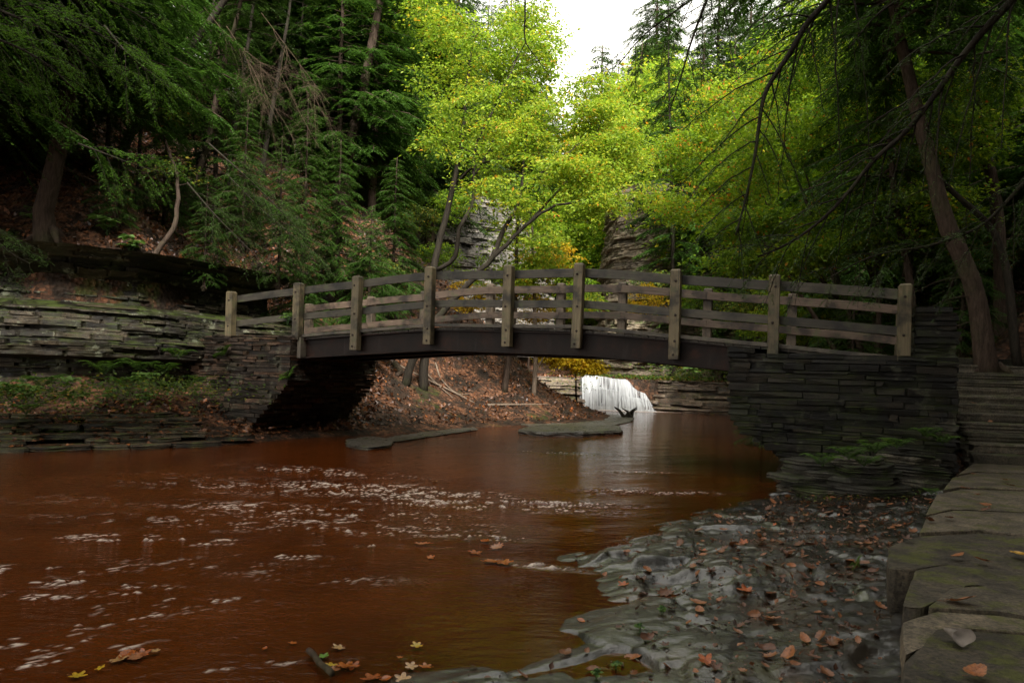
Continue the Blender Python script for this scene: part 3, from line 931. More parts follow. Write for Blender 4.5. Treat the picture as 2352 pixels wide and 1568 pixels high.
def post(s, n, z0, z1, w, bolts, side):
    p = bxy(s, n)
    h = z1 - z0
    gg = Geo(); b = .012; a = w / 2
    prof = [(-a + b, -a), (a - b, -a), (a, -a + b), (a, a - b), (a - b, a), (-a + b, a), (-a, a - b), (-a, -a + b)]
    rings = [(0, 1.0), (h * .5, 1.0), (h - .03, 1.0), (h, .72)]
    V = np.array([[(x * k, y * k, z) for (x, y) in prof] for z, k in rings])
    i = np.arange(3)[:, None] * 8; kk = np.arange(8)[None]
    F = np.stack([i + kk, i + (kk + 1) % 8, i + 8 + (kk + 1) % 8, i + 8 + kk], -1).reshape(-1, 4)
    gg.add(V.reshape(-1, 3), [F, np.arange(8)[None, ::-1], (np.arange(8) + 24)[None]], 0)
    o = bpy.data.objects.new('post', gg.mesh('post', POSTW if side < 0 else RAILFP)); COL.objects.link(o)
    o.parent = br
    loc = np.array([*p, z0]) - np.array(br.location)
    o.location = tuple(loc)
    ang = math.atan2(BA[1], BA[0]) + random.uniform(-.02, .02)
    o.rotation_euler = (random.uniform(-.006, .006), random.uniform(-.008, .008), ang)
    for zz in bolts:
        gb = Geo()
        zb = zz - z0 
        xo = random.uniform(-.02, .02)
        yy = (-a if side < 0 else -a - .001)
        pts = [(xo, yy - .002, zb), (xo, yy - .012, zb), (xo, yy - .020, zb)]
        gb.tube(pts, [.024, .024, .012], 8)
        ob = bpy.data.objects.new('bolt', gb.mesh('bolt', BOLT)); COL.objects.link(ob); ob.parent = o
    return o


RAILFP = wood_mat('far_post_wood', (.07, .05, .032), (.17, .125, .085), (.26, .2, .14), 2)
SP = [-7.37, -5.33, -3.70, -1.83, 0.0, 1.48, 3.37, 5.08, 7.09]
TOPS = [1.87, 2.036, 2.15, 2.297, 2.273, 2.26, 2.08, 1.937, 1.73]
TOPS = [t + CAM_H for t in TOPS]
WB = 2.45
PW = .19
for i, s in enumerate(SP):
    zt = TOPS[i]; dz = zt - 1.2
    onstone = i in (0, 1, 7, 8)
    zb = {0: dz - .05, 1: dz - .12, 7: dz - .22, 8: dz - .2}.get(i, dz - .46)
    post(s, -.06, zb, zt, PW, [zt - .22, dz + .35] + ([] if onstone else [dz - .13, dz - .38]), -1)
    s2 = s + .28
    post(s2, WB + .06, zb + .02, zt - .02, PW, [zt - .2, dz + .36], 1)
for i in range(len(SP) - 1):
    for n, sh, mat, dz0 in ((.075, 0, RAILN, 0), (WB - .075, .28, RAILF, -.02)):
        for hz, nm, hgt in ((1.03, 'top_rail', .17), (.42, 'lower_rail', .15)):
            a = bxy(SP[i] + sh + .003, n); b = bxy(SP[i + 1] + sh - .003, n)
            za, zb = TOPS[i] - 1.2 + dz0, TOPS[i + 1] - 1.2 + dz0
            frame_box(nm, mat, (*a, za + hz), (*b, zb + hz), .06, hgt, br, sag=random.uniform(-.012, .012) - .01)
for n, nm in ((.03, 'kerb_board'), (WB - .03, 'kerb_board')):
    for i in range(len(SP) - 1):
        a = bxy(SP[i], n); b = bxy(SP[i + 1], n)
        frame_box(nm, PLANK, (*a, TOPS[i] - 1.2 - .035), (*b, TOPS[i + 1] - 1.2 - .035), .1, .07, br)
g = Geo()
for s in np.arange(-7.3, 7.2, .155):
    z = deck_z(s) - .1
    sl = (deck_z(s + .1) - deck_z(s - .1)) / .2
    g.box((*bxy(s, WB / 2), z), (*BA * .072, .072 * sl), (*BN * (WB / 2 - .085), 0), (0, 0, .022), R.random(), .002)
g.build('deck', PLANK, br)
# steel girders: webs with flanges, in straight runs that follow the arch
knots = [-5.4, -3.6, -1.7, 1.7, 3.4, 4.5]
for n in (.12, WB * .5, WB - .12):
    g = Geo()
    for a, b in zip(knots[:-1], knots[1:]):
        za, zb = deck_z(a) - .125, deck_z(b) - .125
        for off, hw, ht in ((-.225, .012, .2), (-.012, .11, .012), (-.44, .11, .012)):
            c = (np.array([*bxy((a + b) / 2, n), (za + zb) / 2 + off]))
            ax = np.array([*BA * (b - a) / 2, (zb - za) / 2])
            g.box(c, ax, (*BN * hw, 0), (0, 0, ht), .5)
    g.build('girder', STEEL, br)
g = Geo()
for s in np.arange(-5.0, 4.4, 1.15):
    g.box((*bxy(s, WB / 2), deck_z(s) - .3), (*BA * .03, 0), (*BN * (WB / 2 - .14), 0), (0, 0, .1), .5)
g.build('cross_brace', STEEL, br)
g = Geo()   # bearing block at the left abutment
g.box((*bxy(-5.24, -.0), deck_z(-5.24) - .33), (*BA * .05, 0), (*BN * .1, 0), (0, 0, .24), .3)
g.build('bearing_block', PLANK, br)


# ------------------------------------------------------------------ loose slabs, path and steps
def slab(outline, z0, z1, mat, name, seed, cham=.02, rough=.012, tilt=(0, 0), origin=None, nper=44, wav=.02, g=None):
    P = np.asarray(outline, float)
    c = P.mean(0)
    seg = np.linalg.norm(np.diff(np.vstack([P, P[:1]]), axis=0), axis=1); cum = np.concatenate([[0], np.cumsum(seg)])
    Q = np.vstack([P, P[:1]])
    S = np.linspace(0, cum[-1], nper, endpoint=False)
    O = np.stack([np.interp(S, cum, Q[:, 0]), np.interp(S, cum, Q[:, 1])], -1)
    O = (np.roll(O, 1, 0) + 2 * O + np.roll(O, -1, 0)) / 4
    D = O - c; dl = np.linalg.norm(D, axis=1)[:, None]
    O = O + D / dl * (fbm(O[:, 0] * 3, O[:, 1] * 3, seed * 1.7, 4, seed) - .5)[:, None] * 2 * wav
    dl = np.linalg.norm(O - c, axis=1)[:, None]
    h = z1 - z0
    rings = []
    nz = 6
    for k in range(nz):
        f = k / (nz - 1)
        lay = (_hash(np.array([k]), np.array([seed]), np.array([3]), 1)[0] - .6) * wav * 1.6
        nn = (fbm(O[:, 0] * 5, O[:, 1] * 5, k * 2.3, 3, seed + 1) - .5)[:, None] * wav * 1.5
        XY = O + (O - c) / dl * (lay + nn)
        rings.append(np.c_[XY, np.full(nper, z0 + f * (h - cham))])
    for kk in (1.0, 2.0):
        XY = O - (O - c) / dl * cham * (kk - .3)
        rings.append(np.c_[XY, np.full(nper, z1 - (cham * .35 if kk == 1 else 0)) + (fbm(XY[:, 0] * 7, XY[:, 1] * 7, seed, 3, seed) - .5) * rough])
    for f in (.82, .62, .42, .22):
        XY = c + (O - c) * f
        rings.append(np.c_[XY, z1 + (fbm(XY[:, 0] * 5, XY[:, 1] * 5, seed, 4, seed + 2) - .5) * rough * 2])
    V = np.array(rings)
    if tilt != (0, 0):
        V[:, :, 2] += (V[:, :, 0] - c[0]) * tilt[0] + (V[:, :, 1] - c[1]) * tilt[1]
    n = len(rings)
    i = np.arange(n - 1)[:, None] * nper; k = np.arange(nper)[None]
    F = np.stack([i + k, i + (k + 1) % nper, i + nper + (k + 1) % nper, i + nper + k], -1).reshape(-1, 4)
    keep = g is not None
    g = g or Geo(); g.add(V.reshape(-1, 3), [F, (np.arange(nper) + (n - 1) * nper)[None], np.arange(nper)[None, ::-1]], random.random())
    if keep: return g
    return g.build(name, mat, smooth_=False, origin=origin or (c[0], c[1], z0))


PT = .41
# path flagstones, cut out from picture points on the path level: left edges jagged
flags = [
    ([(2065, 1640), (2075, 1520), (2150, 1440), (2420, 1462), (2500, 1640)], 'nearest flagstone at the bottom right corner, moss over its left edge'),
    ([(2078, 1505), (2068, 1428), (2150, 1402), (2300, 1412), (2440, 1436), (2440, 1458), (2140, 1436)], 'mossy narrow flagstone with the curled grey leaf on it'),
    ([(2130, 1398), (2180, 1352), (2280, 1345), (2430, 1372), (2430, 1430), (2300, 1408), (2160, 1400)], 'flagstone under the long pinkish brown leaf'),
    ([(2072, 1392), (2100, 1308), (2180, 1296), (2440, 1322), (2440, 1366), (2280, 1341), (2180, 1348), (2120, 1396)], 'flagstone with thick mossy corner block, second one sticking out over the shale'),
    ([(2042, 1300), (2040, 1252), (2110, 1228), (2260, 1222), (2440, 1240), (2440, 1318), (2180, 1292), (2100, 1304)], 'dark cubic corner flagstone sticking out furthest over the shale'),
    ([(2112, 1224), (2128, 1186), (2190, 1172), (2420, 1182), (2420, 1236), (2260, 1218)], 'sandy flagstone with orange leaf standing on its left end'),
    ([(2125, 1182), (2150, 1134), (2210, 1122), (2420, 1130), (2420, 1178), (2190, 1168)], 'smooth grey flagstone half way along the path'),
    ([(2165, 1126), (2190, 1096), (2240, 1086), (2420, 1092), (2420, 1126), (2215, 1118)], 'second flagstone before the stone steps'),
    ([(2200, 1090), (2232, 1066), (2300, 1058), (2420, 1062), (2420, 1088), (2245, 1082)], 'last flagstone at the foot of the stone steps'),
]
for i, (pts, lab) in enumerate(flags):
    o = slab([onz(x, y, PT)[:2] for x, y in pts], .02, PT + random.uniform(-.008, .012), FLAG, 'flagstone', 70 + i, cham=.012, rough=.006, nper=120, wav=.016)
    tag(o, lab, 'flagstone')
# the packed path under and beyond the flags
pp = [onz(x, y, .35)[:2] for x, y in [(2100, 1700), (2110, 1560), (2160, 1420), (2130, 1330), (2150, 1240), (2190, 1150), (2240, 1085), (2275, 1064)]]
g = Geo(); outl = pp + [p + np.array([2.6, -.6]) for p in pp[::-1]]
prism(g, outl, -.1, PT - .03); struct(g.build('path', FLAG))

# stone steps up to the bridge end
stp = thing('stone_steps', 'flight of rough mossy stone steps climbing to the right bridge end', 'steps', (*onz(2270, 1062, PT)[:2], PT))
sd_ = np.array([.40, .917]); sr_ = np.array([.985, -.17])
p0 = onz(2238, 1064, PT)[:2]
for k in range(12):
    a = p0 + sd_ * (.36 * k) + sr_ * (random.uniform(-.08, .06))
    zt = PT + .165 * (k + 1)
    fr = [a, a + sr_ * .7 - sd_ * random.uniform(0, .04), a + sr_ * 1.5 + sd_ * random.uniform(-.03, .03), a + sr_ * 2.4, a + sr_ * 2.4 + sd_ * .62, a + sr_ * .9 + sd_ * .66, a + sd_ * .6]
    o = slab(fr, zt - .19 - (.0 if k else .2), zt, STEPM, 'step', 140 + k, cham=.03, rough=.02, nper=70, wav=.03)
    loc = o.location.copy(); o.parent = stp; o.location = loc - Vector(stp.location)
g = wall(lambda z: [p0 + sd_ * (.36 * max(0, (z - PT) / .165 + .3)) + sr_ * -.08, p0 + sd_ * 4.6 + sr_ * -.1][::-1], .1, lambda f: 2.35, rr, ln=(.2, .6))
g.build('side_wall', STEPM, stp)

# mossy rocks at the foot of the right abutment
for i, (px, py, lx, ly, z0, z1, lab) in enumerate([
    (1905, 1140, 1.2, .8, -.1, .55, 'mossy layered rock jutting towards the water below the right abutment'),
    (2000, 1150, 1.1, .8, -.05, .62, 'big dark rock in the middle of the ledge below the right abutment'),
    (2110, 1140, 1.1, .8, 0, .72, 'flat topped mossy rock next to the flagstone path'),
    (1985, 1100, 1.4, .8, .1, .84, 'upper mossy slab carrying ferns against the right abutment wall'),
    (2140, 1090, 1.0, .7, .1, 1.0, 'tall mossy rock in the corner between abutment and steps'),
    (1858, 1105, .8, .7, -.15, .42, 'low wet rock at the waterline under the right abutment corner')]):
    c = onz(px, py, max(z0, 0))[:2] + np.array([0, .15])
    gr_ = Geo(); z = z0 - .15; k = 0
    tl = (random.uniform(-.1, .1), random.uniform(-.1, .06))
    while z < z1 * .85:
        h_ = random.uniform(.06, .14); f = 1 - .45 * max(0, (z - z0) / (z1 - z0))**1.5
        cc_ = c + np.array([random.uniform(-.07, .07), random.uniform(-.04, .04) + .06 * k * .3])
        m_ = random.randint(5, 7); a0 = random.uniform(0, 6)
        ol = [cc_ + np.array([math.cos(a0 + t) * lx * f * random.uniform(.5, .78), math.sin(a0 + t) * ly * f * random.uniform(.5, .75)]) for t in np.linspace(0, 2 * PI, m_, endpoint=False)]
        slab(ol, z, z + h_, MOSSR, 'x', 170 + i * 9 + k, cham=.014, rough=.02, wav=.03, nper=48, tilt=tl, g=gr_)
        z += h_ * .97; k += 1
    o = gr_.build('mossy_rock', MOSSR, smooth_=False, origin=(c[0], c[1], max(z0, 0)))
    tag(o, lab, 'rock')

# flat stones in steps along the left shore
shore = SL[2:6]
cnt = 0
for row in range(7):
    d = .05 + row * .27
    zt = .09 + row * .083
    pts = []
    line = [np.array(p) for p in [(-13.5, 11.05), (-9.1, 12.2), (-7.2, 13.45), (-5.95, 14.45)]]
    L = 9.3; s = random.uniform(0, .4)
    seg = [np.linalg.norm(b - a) for a, b in zip(line[:-1], line[1:])]; cum = np.concatenate([[0], np.cumsum(seg)])
    while s < cum[-1] - .2 - row * .12:
        l = random.uniform(.45, 1.15)
        k = min(len(seg) - 1, np.searchsorted(cum, s + l / 2) - 1)
        t = (line[k + 1] - line[k]) / seg[k]; nn = np.array([-t[1], t[0]])
        c = line[k] + t * (s + l / 2 - cum[k]) + nn * (d + random.uniform(-.07, .07) + .12)
        w = random.uniform(.34, .5)
        ol = [c + t * (a * l / 2) + nn * (b * w / 2) for a, b in ((-.95, -.8), (-.3, -1.05), (.4, -.95), (.97, -.85), (1, .6), (.5, 1), (-.6, 1), (-1, .5))]
        ol = [p + np.random.default_rng(cnt * 9 + q).normal(0, .035, 2) for q, p in enumerate(ol)]
        z1 = zt + random.uniform(-.02, .025)
        if random.random() > .08:
            o = slab(ol, z1 - random.uniform(.09, .14), z1, SLAB, 'flat_stone', 200 + cnt, cham=.012, rough=.012, nper=30, wav=.025, tilt=(random.uniform(-.03, .03), random.uniform(-.03, .03)))
            rowname = ['at the waterline', 'second course above the water', 'third course above the water', 'fourth course above the water', 'upper courses among leaves', 'upper courses among leaves', 'topmost course below the ferns'][row]
            tag(o, 'flat layered stone of the left bank terrace, ' + rowname, 'stone', 'flat stones of the left bank terrace, ' + rowname)
        cnt += 1
        s += l * .97

# the long flat rock and gravel flats beyond the bridge
for i, (pl_, z0, z1, lab, m) in enumerate([
    ([(1185, 993), (1230, 982), (1330, 980), (1425, 984), (1428, 994), (1340, 999), (1240, 999)], -.1, .13, 'long flat mossy rock lying in the water beyond the bridge', FLATR),
    ([(1190, 975), (1260, 957), (1380, 948), (1460, 957), (1450, 968), (1400, 978), (1290, 984)], -.15, .035, 'low wet grey rock shelf between the long flat rock and the waterfall', FLATR),
    ([(790, 1012), (850, 1004), (905, 1010), (900, 1026), (840, 1032), (795, 1024)], -.1, .07, 'pale flat rock at the waterline beside the left abutment', FLATR),
    ([(880, 1006), (960, 992), (1090, 980), (1100, 986), (1000, 1000), (905, 1014)], -.1, .03, 'narrow strip of wet rock along the far left shore', FLATR)]):
    o = slab([onz(x, y, .03)[:2] for x, y in pl_], z0, z1, m, 'flat_rock', 400 + i, cham=.03, rough=.03, nper=70, wav=.1)
    tag(o, lab, 'rock')

# driftwood snag on the shelf
p = onz(1443, 958, .03)
sn = Geo()
for k in range(9):
    a = R.uniform(-1.2, 1.2); l = R.uniform(.25, .62)
    q = p + np.array([R.uniform(-.25, .25), R.uniform(-.1, .1), 0])
    sn.tube([q, q + np.array([math.sin(a) * l * .5, .05, l * .55]), q + np.array([math.sin(a) * l * 1.0, 0.1, l * .8])], [.06, .045, .015], 5)
tag(sn.build('driftwood', BARKD, origin=tuple(p)), 'black driftwood snag standing in shallow water left of the waterfall', 'driftwood')
# stick among the leaves at the bottom edge
a, b = onz(708, 1500, .02), onz(762, 1556, .02)
g = Geo(); t = np.linspace(0, 1, 9)[:, None]
pts = a + (b - a) * t + np.array([0, 0, .02]) + .006 * np.sin(t * 9) * np.array([1, 0, 0])
g.tube(pts, .017 + .002 * np.sin(np.arange(9) * 2.1), 9)
tag(g.build('stick', BARK, smooth_=True, origin=tuple(a)), 'short thick broken stick in the shallows at the bottom edge', 'stick')


# ================================================================== plants
RHV = [(0, 0, 0), (.42, .27, .07), (1, 0, -.04), (.42, -.27, .07)]
RHF = [[0, 2, 1], [0, 3, 2]]
NEV = [(0, 0, 0), (.4, .13, .0), (1, 0, -.03), (.4, -.13, .0)]
NEF = [[0, 3, 2, 1]]
UPV = np.array([0, 0, 1.0])


def unit(v):
    v = np.asarray(v, float)
    return v / (np.linalg.norm(v, axis=-1, keepdims=True) + 1e-9)


def bez(p, n=10):
    """smooth curve through points"""
    p = np.asarray(p, float)
    s = np.linalg.norm(np.diff(p, axis=0), axis=1); c = np.concatenate([[0], np.cumsum(s)])
    t = np.linspace(0, c[-1], n)
    m = np.gradient(p, c, axis=0)
    k = np.clip(np.searchsorted(c, t, 'right') - 1, 0, len(p) - 2)
    h = (c[k + 1] - c[k])[:, None]; u = ((t - c[k]) / (c[k + 1] - c[k]))[:, None]
    return (2 * u**3 - 3 * u**2 + 1) * p[k] + (u**3 - 2 * u**2 + u) * h * m[k] + (-2 * u**3 + 3 * u**2) * p[k + 1] + (u**3 - u**2) * h * m[k + 1]


def spray(G, T, path, L, rg, dens=1.0, nsize=.11, fan=.56, twig_r=.006, start=.12, var0=.35, wid=1.0):
    """flat hemlock fan along a limb path: branchlets both sides, each set with feathery blades"""
    path = np.asarray(path); n = len(path)
    cum = np.concatenate([[0], np.cumsum(np.linalg.norm(np.diff(path, axis=0), axis=1))])
    N = max(5, int(L * 13 * dens))
    Ps, Ds, Ns, Ss, Vs = [], [], [], [], []
    side = 1
    for k in range(N):
        t = start + (1 - start) * (k + rg.uniform(0, .8)) / N
        t = min(t, .995)
        p = np.array([np.interp(t * cum[-1], cum, path[:, i]) for i in range(3)])
        q = np.array([np.interp(min(1, t + .05) * cum[-1], cum, path[:, i]) for i in range(3)])
        d = unit(q - p) if np.linalg.norm(q - p) > 1e-5 else unit(path[-1] - path[-2])
        lat = unit(np.cross(UPV, d)) * side; side = -side
        a = rg.uniform(.55, 1.05)
        bd = unit(d * math.cos(a) + lat * math.sin(a) + np.array([0, 0, rg.normal(-.12, .12)]))
        l = fan * L * (1.0 - .8 * t**1.5) * rg.uniform(.35, 1.2) * min(1, .35 + 3 * t) + .09
        m = max(4, int(l / (nsize * .2)))
        u = np.linspace(.06, 1, m)
        bp = p + bd * (l * u)[:, None] + UPV * (-.28 * l * u**2)[:, None]
        if T is not None and k % 2 == 0: T.tube(bp[[0, m // 2, -1]], [twig_r, twig_r * .7, twig_r * .3], 3, cap=False)
        bl = unit(np.cross(UPV, bd))
        sg = np.where(np.arange(m) % 2 == 0, 1, -1)[:, None]
        aa = rg.uniform(.5, 1.0, m)[:, None]
        D = bd * np.cos(aa) + bl * sg * np.sin(aa) + UPV * rg.normal(-.15, .18, m)[:, None]
        D[-1] = bd
        Ps.append(bp); Ds.append(D)
        Ns.append(UPV + rg.normal(0, .25, (m, 3)))
        Ss.append(nsize * rg.uniform(.65, 1.25, m) * (1.1 - .4 * u))
        Vs.append(np.clip(var0 + rg.normal(0, .10) + rg.normal(0, .13, m) + .2 * (u - .5), 0, 1))
    G.leaves(np.concatenate(Ps), np.concatenate(Ds), np.concatenate(Ns), np.concatenate(Ss), NEV, NEF, np.concatenate(Vs), wid * 1.35)


def hemlock(name, label, base, path, rad, mat=None, bark=None, seed=0, limbs=40, cf=.3, ct=1.0, Lmax=2.6, nsize=.15, droop=.28, group=None, dead=6, dens=1.0, var0=.35, az=None, top=True, wid=1.0):
    rg = np.random.default_rng(seed)
    base = np.asarray(base, float)
    P = bez(path, 26)
    P[:, :2] += np.cumsum(rg.normal(0, .012, (26, 2)), 0)
    t = np.linspace(0, 1, 26)
    rad_ = rad * (1 - .88 * t) * (1 + .5 * np.exp(-t * 40)) * (1 + rg.normal(0, .03, 26))
    th = thing(name, label, 'tree', base, group)
    T = Geo()
    T.tube(P, np.maximum(rad_, .02), 10)
    for _ in range(5):                       # root flare
        a = rg.uniform(0, 2 * PI); d = np.array([math.cos(a), math.sin(a), 0])
        q = base + d * rad * .6
        T.tube([q + UPV * rad * 1.2, q + d * rad * .9 + UPV * .1, q + d * rad * 2.2 - UPV * .15], [rad * .45, rad * .35, rad * .15], 5)
    F = Geo()
    cum = np.concatenate([[0], np.cumsum(np.linalg.norm(np.diff(P, axis=0), axis=1))]); H = cum[-1]

    def pt(f): return np.array([np.interp(f * H, cum, P[:, i]) for i in range(3)])
    limbs = int(limbs * 1.5)
    for k in range(limbs):
        f = cf + (ct - cf) * (k + rg.uniform(0, 1)) / limbs
        p = pt(min(f, .985))
        a = k * 2.4 + rg.uniform(-.5, .5)
        if az is not None: a = az[0] + rg.uniform(-1, 1) * az[1]
        g_ = (f - cf) / (ct - cf + 1e-6)
        L = Lmax * (1 - .82 * g_**1.4) * rg.uniform(.6, 1.15) * (.75 + .5 * min(1, g_ * 5))
        d = np.array([math.cos(a), math.sin(a), 0])
        u = np.linspace(0, 1, 7)
        rise = rg.uniform(-.08, .22)
        lp = p + d * (L * u)[:, None] + UPV * (L * (rise * u - (droop + rise) * u**2))[:, None]
        lp[1:, :2] += rg.normal(0, .03 * L, (6, 2))
        r0 = max(.012, .016 * L * (1.1))
        T.tube(lp, r0 * (1 - .8 * u), 4, cap=False)
        spray(F, T if nsize < .16 else None, lp, L, rg, dens, nsize, var0=var0, wid=wid)
    for k in range(dead):                    # bare dead stubs below the crown
        f = rg.uniform(.06, max(cf, .12)); p = pt(f); a = rg.uniform(0, 2 * PI); L = rg.uniform(.4, 1.6)
        d = np.array([math.cos(a), math.sin(a), 0]); u = np.linspace(0, 1, 5)
        T.tube(p + d * (L * u)[:, None] - UPV * (.35 * L * u**2)[:, None] + rg.normal(0, .02, (5, 3)), .014 * (1 - .8 * u), 3, cap=False)
    T.build('trunk', bark or BARK, th, smooth_=True)
    F.build('crown', mat or HEM, th)
    return th


def leafcloud(F, c, r, n, rg, size, flat=.2, axis=None, var0=.5, sd_v=.2):
    """one spray of broad leaves: a flattened drooping cluster"""
    P = rg.normal(0, 1, (n, 3)); P = P / (np.linalg.norm(P, axis=1)[:, None] + 1e-9) * (rg.uniform(0, 1, n)**.5)[:, None]
    P[:, 2] *= flat
    tilt = rg.normal(0, .3, 2)
    P = P * r * np.array([rg.uniform(.7, 1.5), rg.uniform(.7, 1.5), 1.])
    P[:, 2] += P[:, 0] * tilt[0] + P[:, 1] * tilt[1] - .25 * (P[:, 0]**2 + P[:, 1]**2) / max(r, .01)
    D = np.c_[P[:, :2] + rg.normal(0, .4 * r, (n, 2)), rg.normal(-.25 * r, .3 * r, n)]
    N = np.array([0, 0, 1.]) + rg.normal(0, .42, (n, 3))
    F.leaves(c + P, D, N, size * rg.uniform(.5, 1.4, n), RHV, RHF, np.clip(var0 + rg.normal(0, .12) + rg.normal(0, sd_v, n), 0, 1))


def broadleaf(name, label, base, stems, crowns, mat, bark, seed=0, size=.11, nleaf=36, spr=.5, group=None, var0=.45, cat='tree', twig=.007, flat=.17, partname='crown', gap=.33, mul=2.1):
    """stems: list of (points, r0, r1); crowns: list of (center, (rx, ry, rz), sprays)"""
    rg = np.random.default_rng(seed)
    th = thing(name, label, cat, base, group)
    T = Geo(); F = Geo(); nodes = []
    for pts, r0, r1 in stems:
        n = max(8, len(pts) * 4)
        P = bez(pts, n); P[1:-1] += rg.normal(0, r0 * .12, (n - 2, 3))
        u = np.linspace(0, 1, n)
        T.tube(P, r0 + (r1 - r0) * u, 8)
        nodes += [(p, r0 + (r1 - r0) * k) for p, k in zip(P[n // 3:], u[n // 3:])]
    NP = [p for p, _ in nodes]; NR = [r for _, r in nodes]
    C = []
    for c, (rx, ry, rz), k in crowns:
        m = 0; tries = 0
        k = int(k * mul)
        while m < k and tries < k * 12:
            tries += 1
            v = rg.normal(0, 1, 3); v = v / np.linalg.norm(v) * rg.uniform(.15, 1)**.45
            p = np.asarray(c) + v * np.array([rx, ry, rz])
            if vn(np.array([p[0] * .8]), np.array([p[1] * .8]), np.array([p[2] * 1.1]), seed + 3)[0] < gap: continue
            C.append(p); m += 1
    C = np.array(C)
    NPa = np.array(NP)
    dmin = np.array([np.min(((NPa - c)**2).sum(1)) for c in C])
    buf = np.zeros((len(NP) + len(C), 3)); buf[:len(NP)] = NPa; cntn = len(NP)
    rads = list(NR)
    for i in np.argsort(dmin):
        c = C[i]
        d2 = ((buf[:cntn] - c)**2).sum(1) + np.where(buf[:cntn, 2] > c[2], .4, 0)
        j = int(np.argmin(d2)); q = buf[j]
        r0 = min(rads[j] * .75, twig + .008 * math.sqrt(d2[j]))
        mid = (q + c) / 2 + UPV * .08 * math.sqrt(d2[j]) + rg.normal(0, .05, 3)
        T.tube(bez([q, mid, c], 5), np.linspace(r0, max(.004, r0 * .55), 5), 4, cap=False)
        buf[cntn] = c; cntn += 1; rads.append(max(.006, r0 * .7))
        leafcloud(F, c, spr * rg.uniform(.7, 1.3), int(nleaf * rg.uniform(.8, 1.6)), rg, size, flat, var0=var0)
    T.build('trunk' if cat == 'tree' else 'stems', bark, th, smooth_=True)
    F.build(partname, mat, th)
    return th


def pxpath(pts, Y0, Y1=None):
    Y1 = Y0 if Y1 is None else Y1
    n = len(pts)
    return [W(x, y, Y0 + (Y1 - Y0) * i / (n - 1)) for i, (x, y) in enumerate(pts)]


def up_from(p, lean=(0, 0), h=3):
    return p + np.array([lean[0], lean[1], h])


# ---- trees on the dark left slope
def slope_tree(pts, wpx, name, label, extra, seed, sink=.3, maxY=60, lean=0.0, **kw):
    b = hit(*pts[0])
    if b[1] > maxY: b = at_ground(*W(*pts[0], maxY)[:2])
    path = [b - UPV * sink] + [W(x, y, b[1] + lean * i) for i, (x, y) in enumerate(pts[1:], 1)]
    d = unit(path[-1] - path[-2]); d[2] = max(d[2], .5)
    path.append(path[-1] + unit(d + np.array([0, 0, .6])) * extra)
    rad = wpx * b[1] / FPX / 2
    return hemlock(name, label, b, path, rad, seed=seed, **kw)


slope_tree([(118, 588), (100, 505), (112, 430), (140, 300), (165, 180), (178, 0)], 46, 'hemlock_tree', 'thick hemlock with swept, bent foot on the rock edge at far left', 7, 101, limbs=46, cf=.3, Lmax=3.0, dens=.9, nsize=.13)
slope_tree([(252, 388), (300, 300), (380, 190), (450, 90), (520, -10), (600, -140)], 24, 'leaning_tree', 'dark mossy trunk leaning steeply right on the left slope', 6, 102, limbs=26, cf=.55, Lmax=2.6, bark=BARKD)
slope_tree([(348, 150), (352, 75), (354, 0)], 32, 'hemlock_tree', 'straight hemlock high on the left slope above the leaning trunk', 9, 103, limbs=44, cf=.15, Lmax=2.6)
slope_tree([(415, 505), (440, 430), (470, 340), (500, 200), (540, 60)], 17, 'hemlock_tree', 'slim slanting hemlock left of the pale dead branches', 6, 105, limbs=34, cf=.18, Lmax=1.9, mat=HEMD, nsize=.12)
slope_tree([(786, 490), (790, 440), (811, 303), (840, 170), (866, 34)], 30, 'hemlock_tree', 'tall thick hemlock leaning right beside the maple on the left slope', 10, 106, limbs=34, cf=.58, Lmax=2.8, dens=.9, dead=26)
slope_tree([(712, 385), (717, 370), (745, 250), (771, 135), (795, 0)], 19, 'hemlock_tree', 'slender dark hemlock left of the thick leaning hemlock', 8, 107, limbs=30, cf=.58, Lmax=2.2, dead=16)
slope_tree([(738, 380), (755, 300), (772, 230), (800, 100), (812, 0)], 11, 'hemlock_tree', 'thin pole hemlock close between two thicker trunks', 6, 108, limbs=24, cf=.55, Lmax=1.5)
slope_tree([(922, 462), (925, 437), (950, 300), (972, 151), (985, 0)], 23, 'hemlock_tree', 'hemlock with dense dark boughs just left of the yellow maple', 9, 109, limbs=50, cf=.36, Lmax=2.7, dens=1.1, dead=16)
slope_tree([(585, 132), (597, 60), (612, 0)], 14, 'hemlock_tree', 'thin hemlock far up the left slope behind dead branches', 7, 110, limbs=30, cf=.2, Lmax=2.0)
slope_tree([(672, 250), (680, 150), (690, 20)], 12, 'hemlock_tree', 'thin dark hemlock upslope between the dead branches and slender hemlock', 7, 111, limbs=30, cf=.3, Lmax=2.0)
slope_tree([(40, 330), (55, 200), (60, 0)], 26, 'hemlock_tree', 'dark hemlock at the left picture edge behind bright green boughs', 8, 112, limbs=40, cf=.2, Lmax=2.6)
